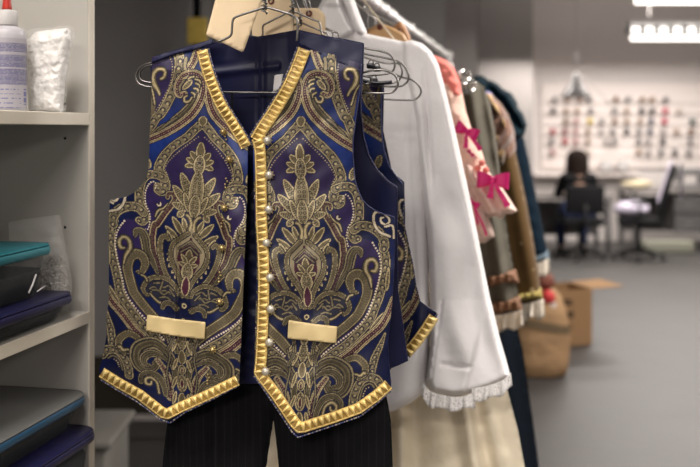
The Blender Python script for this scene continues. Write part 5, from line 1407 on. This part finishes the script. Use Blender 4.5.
for sgn in (-1, 1): chain(3, [pv(sgn * .17, .08, sz + .435), pv(sgn * .23, .16, sz + .23), pv(sgn * .16, .36, sz + .22)], [.075, .058, .045], Vj, Ej, Rj)
skin_mesh('jumper', Vj, Ej, Rj, M['top'], pr)
Vj = [pv(0, .02, sz + .05)]; Rj = [.14]; Ej = []
for sgn in (-1, 1): chain(0, [pv(sgn * .11, .08, sz + .02), pv(sgn * .14, .42, sz + .01), pv(sgn * .14, .40, .10)], [.10, .07, .058], Vj, Ej, Rj)
skin_mesh('jeans', Vj, Ej, Rj, M['jeans'], pr)
for sgn in (-1, 1):
    V, Fc = rbox(pv(sgn * .13, .46, .045), (.09, .26, .085), None, .03, 3); mesh_obj('shoe', V, Fc, M['shoe'], pr)
V, Fc = lathe([(.05, -.30), (.115, -.28), (.125, -.14), (.122, 0), (.112, .07), (.08, .115), (.03, .135), (.003, .138)], (0, 0, 0), 24)
V = V * (1 + .04 * np.sin(np.arctan2(V[:, 1], V[:, 0]) * 9))[:, None]
mesh_obj('hair', V * [1.12, 1.05, 1] + pv(0, .115, sz + .645), Fc, M['hair'], pr)

# ================================================================== ceiling lights
M['tube'] = mat('fluorescent_tube', (1, 1, 1), .5, var=0, emit=(1., .93, .86), estr=2.0)
M['louvre'] = mat('white_louvre', (.75, .75, .74), .35, var=0)
M['fin'] = mat('grey_louvre_fin', (.22, .22, .22), .6, var=0)
def fixture(lab, x0, Y, z, ln=2.4):
    t = thing('ceiling_light', lab, 'ceiling light', (x0 + ln / 2, Y, z), 'fluorescent fittings')
    V, Fc = rbox((x0 + ln / 2, Y, z + .165), (ln, .30, .03), None, .006); mesh_obj('housing', V, Fc, M['louvre'], t, smooth=False)
    for dy in (-.10, .10):
        V, Fc = tube([[x0 + .02, Y + dy, z + (.105 if dy > 0 else .0)], [x0 + ln - .02, Y + dy, z + (.105 if dy > 0 else .0)]], .026, 12); mesh_obj('tube', V, Fc, M['tube'], t)
    for k in range(int(ln / .155)):
        V, Fc = rbox((x0 + .03 + .155 * k, Y + .04, z + .105), (.034, .14, .075), None, 0); mesh_obj('louvre_fin', V, Fc, M['fin'], t, smooth=False)
    for q in (x0 + .25, x0 + ln - .25):
        V, Fc = tube([[q, Y, z + .15], [q, Y, ZC]], .006, 6); mesh_obj('hanging_rod', V, Fc, M['peg'], t)
ZF = 2.56
Yf1 = F * (ZF - CAMZ) / (HY - 38.5); Yf2 = F * (ZF - CAMZ) / (HY - 1.5)
fixture('fluorescent ceiling light with louvred cells, the lower one in view', P(628, 0, Yf1)[0], Yf1 + .05, ZF)
fixture('fluorescent ceiling light cut by the top edge of the view', P(631, 0, Yf2)[0], Yf2 + .05, ZF)

def area(name, loc, sx, sy, en, col=(1, .94, .88), rot=(0, 0, 0), spread=180):
    l = bpy.data.lights.new(name, 'AREA'); l.shape = 'RECTANGLE'; l.size = sx; l.size_y = sy; l.energy = en; l.color = col; l.spread = math.radians(spread)
    o = bpy.data.objects.new(name, l); COL.objects.link(o); o.location = loc; o.rotation_euler = rot; return o
# light of the ceiling rows; unseen lights added as fill are marked
area('row_and_fill_light', (3.6, 10.5, 2.50), 2.4, .3, 70)
area('row_and_fill_light', (3.2, 8.0, 2.50), 2.4, .3, 40)
area('row_and_fill_light', (2.6, 5.2, 2.56), 2.4, .3, 40)
area('row_and_fill_light', (1.9, 2.6, 2.56), 2.4, .3, 60)
area('row_and_fill_light', (1.35, .35, 2.56), 2.0, .3, 34, spread=110)
area('row_and_fill_light', (-.95, -1.3, 2.56), 1.5, .3, 74)  # added front-left fill for waistcoat and blouse, not a known fitting
area('row_and_fill_light', (2.2, -1.0, 2.56), 1.8, .3, 36)  # added front-right fill to whiten the blouse
area('row_and_fill_light', (-.72, .85, 2.70), 1.0, .3, 14, spread=120)  # added above the shelving to brighten its upper compartment
area('row_and_fill_light', (3.4, 12.4, 2.50), 3.2, .3, 45)
area('added_uplight', (3.6, 10.6, 2.8), 2.4, .3, 30, rot=(math.pi, 0, 0))  # added upward light to lift the dark upper wall
area('added_uplight', (3.2, 8.0, 2.8), 2.4, .3, 24, rot=(math.pi, 0, 0))  # second upward light, added for the same wall

w = bpy.data.worlds.new('World'); sc.world = w; w.use_nodes = True
w.node_tree.nodes['Background'].inputs[0].default_value = (.9, .92, 1, 1); w.node_tree.nodes['Background'].inputs[1].default_value = .05

cam = bpy.data.cameras.new('Camera'); co = bpy.data.objects.new('Camera', cam); COL.objects.link(co)
co.location = (0, 0, CAMZ); co.rotation_euler = (math.pi / 2, 0, 0)
cam.sensor_width = 36; cam.lens = F * 36 / 700
cam.shift_y = (HY - 233.5) / 700.   # horizon sits above the centre of the frame
cam.clip_start = .05; cam.clip_end = 100
cam.dof.use_dof = True; cam.dof.focus_distance = 1.50; cam.dof.aperture_fstop = 3.6
sc.camera = co
sc.view_settings.view_transform = 'Standard'; sc.view_settings.look = 'None'; sc.view_settings.gamma = 1.0; sc.view_settings.use_curve_mapping = False
sc.view_settings.exposure = 0.82
sc.cycles.use_denoising = True
sc.cycles.max_bounces = 8
sc.cycles.transparent_max_bounces = 16
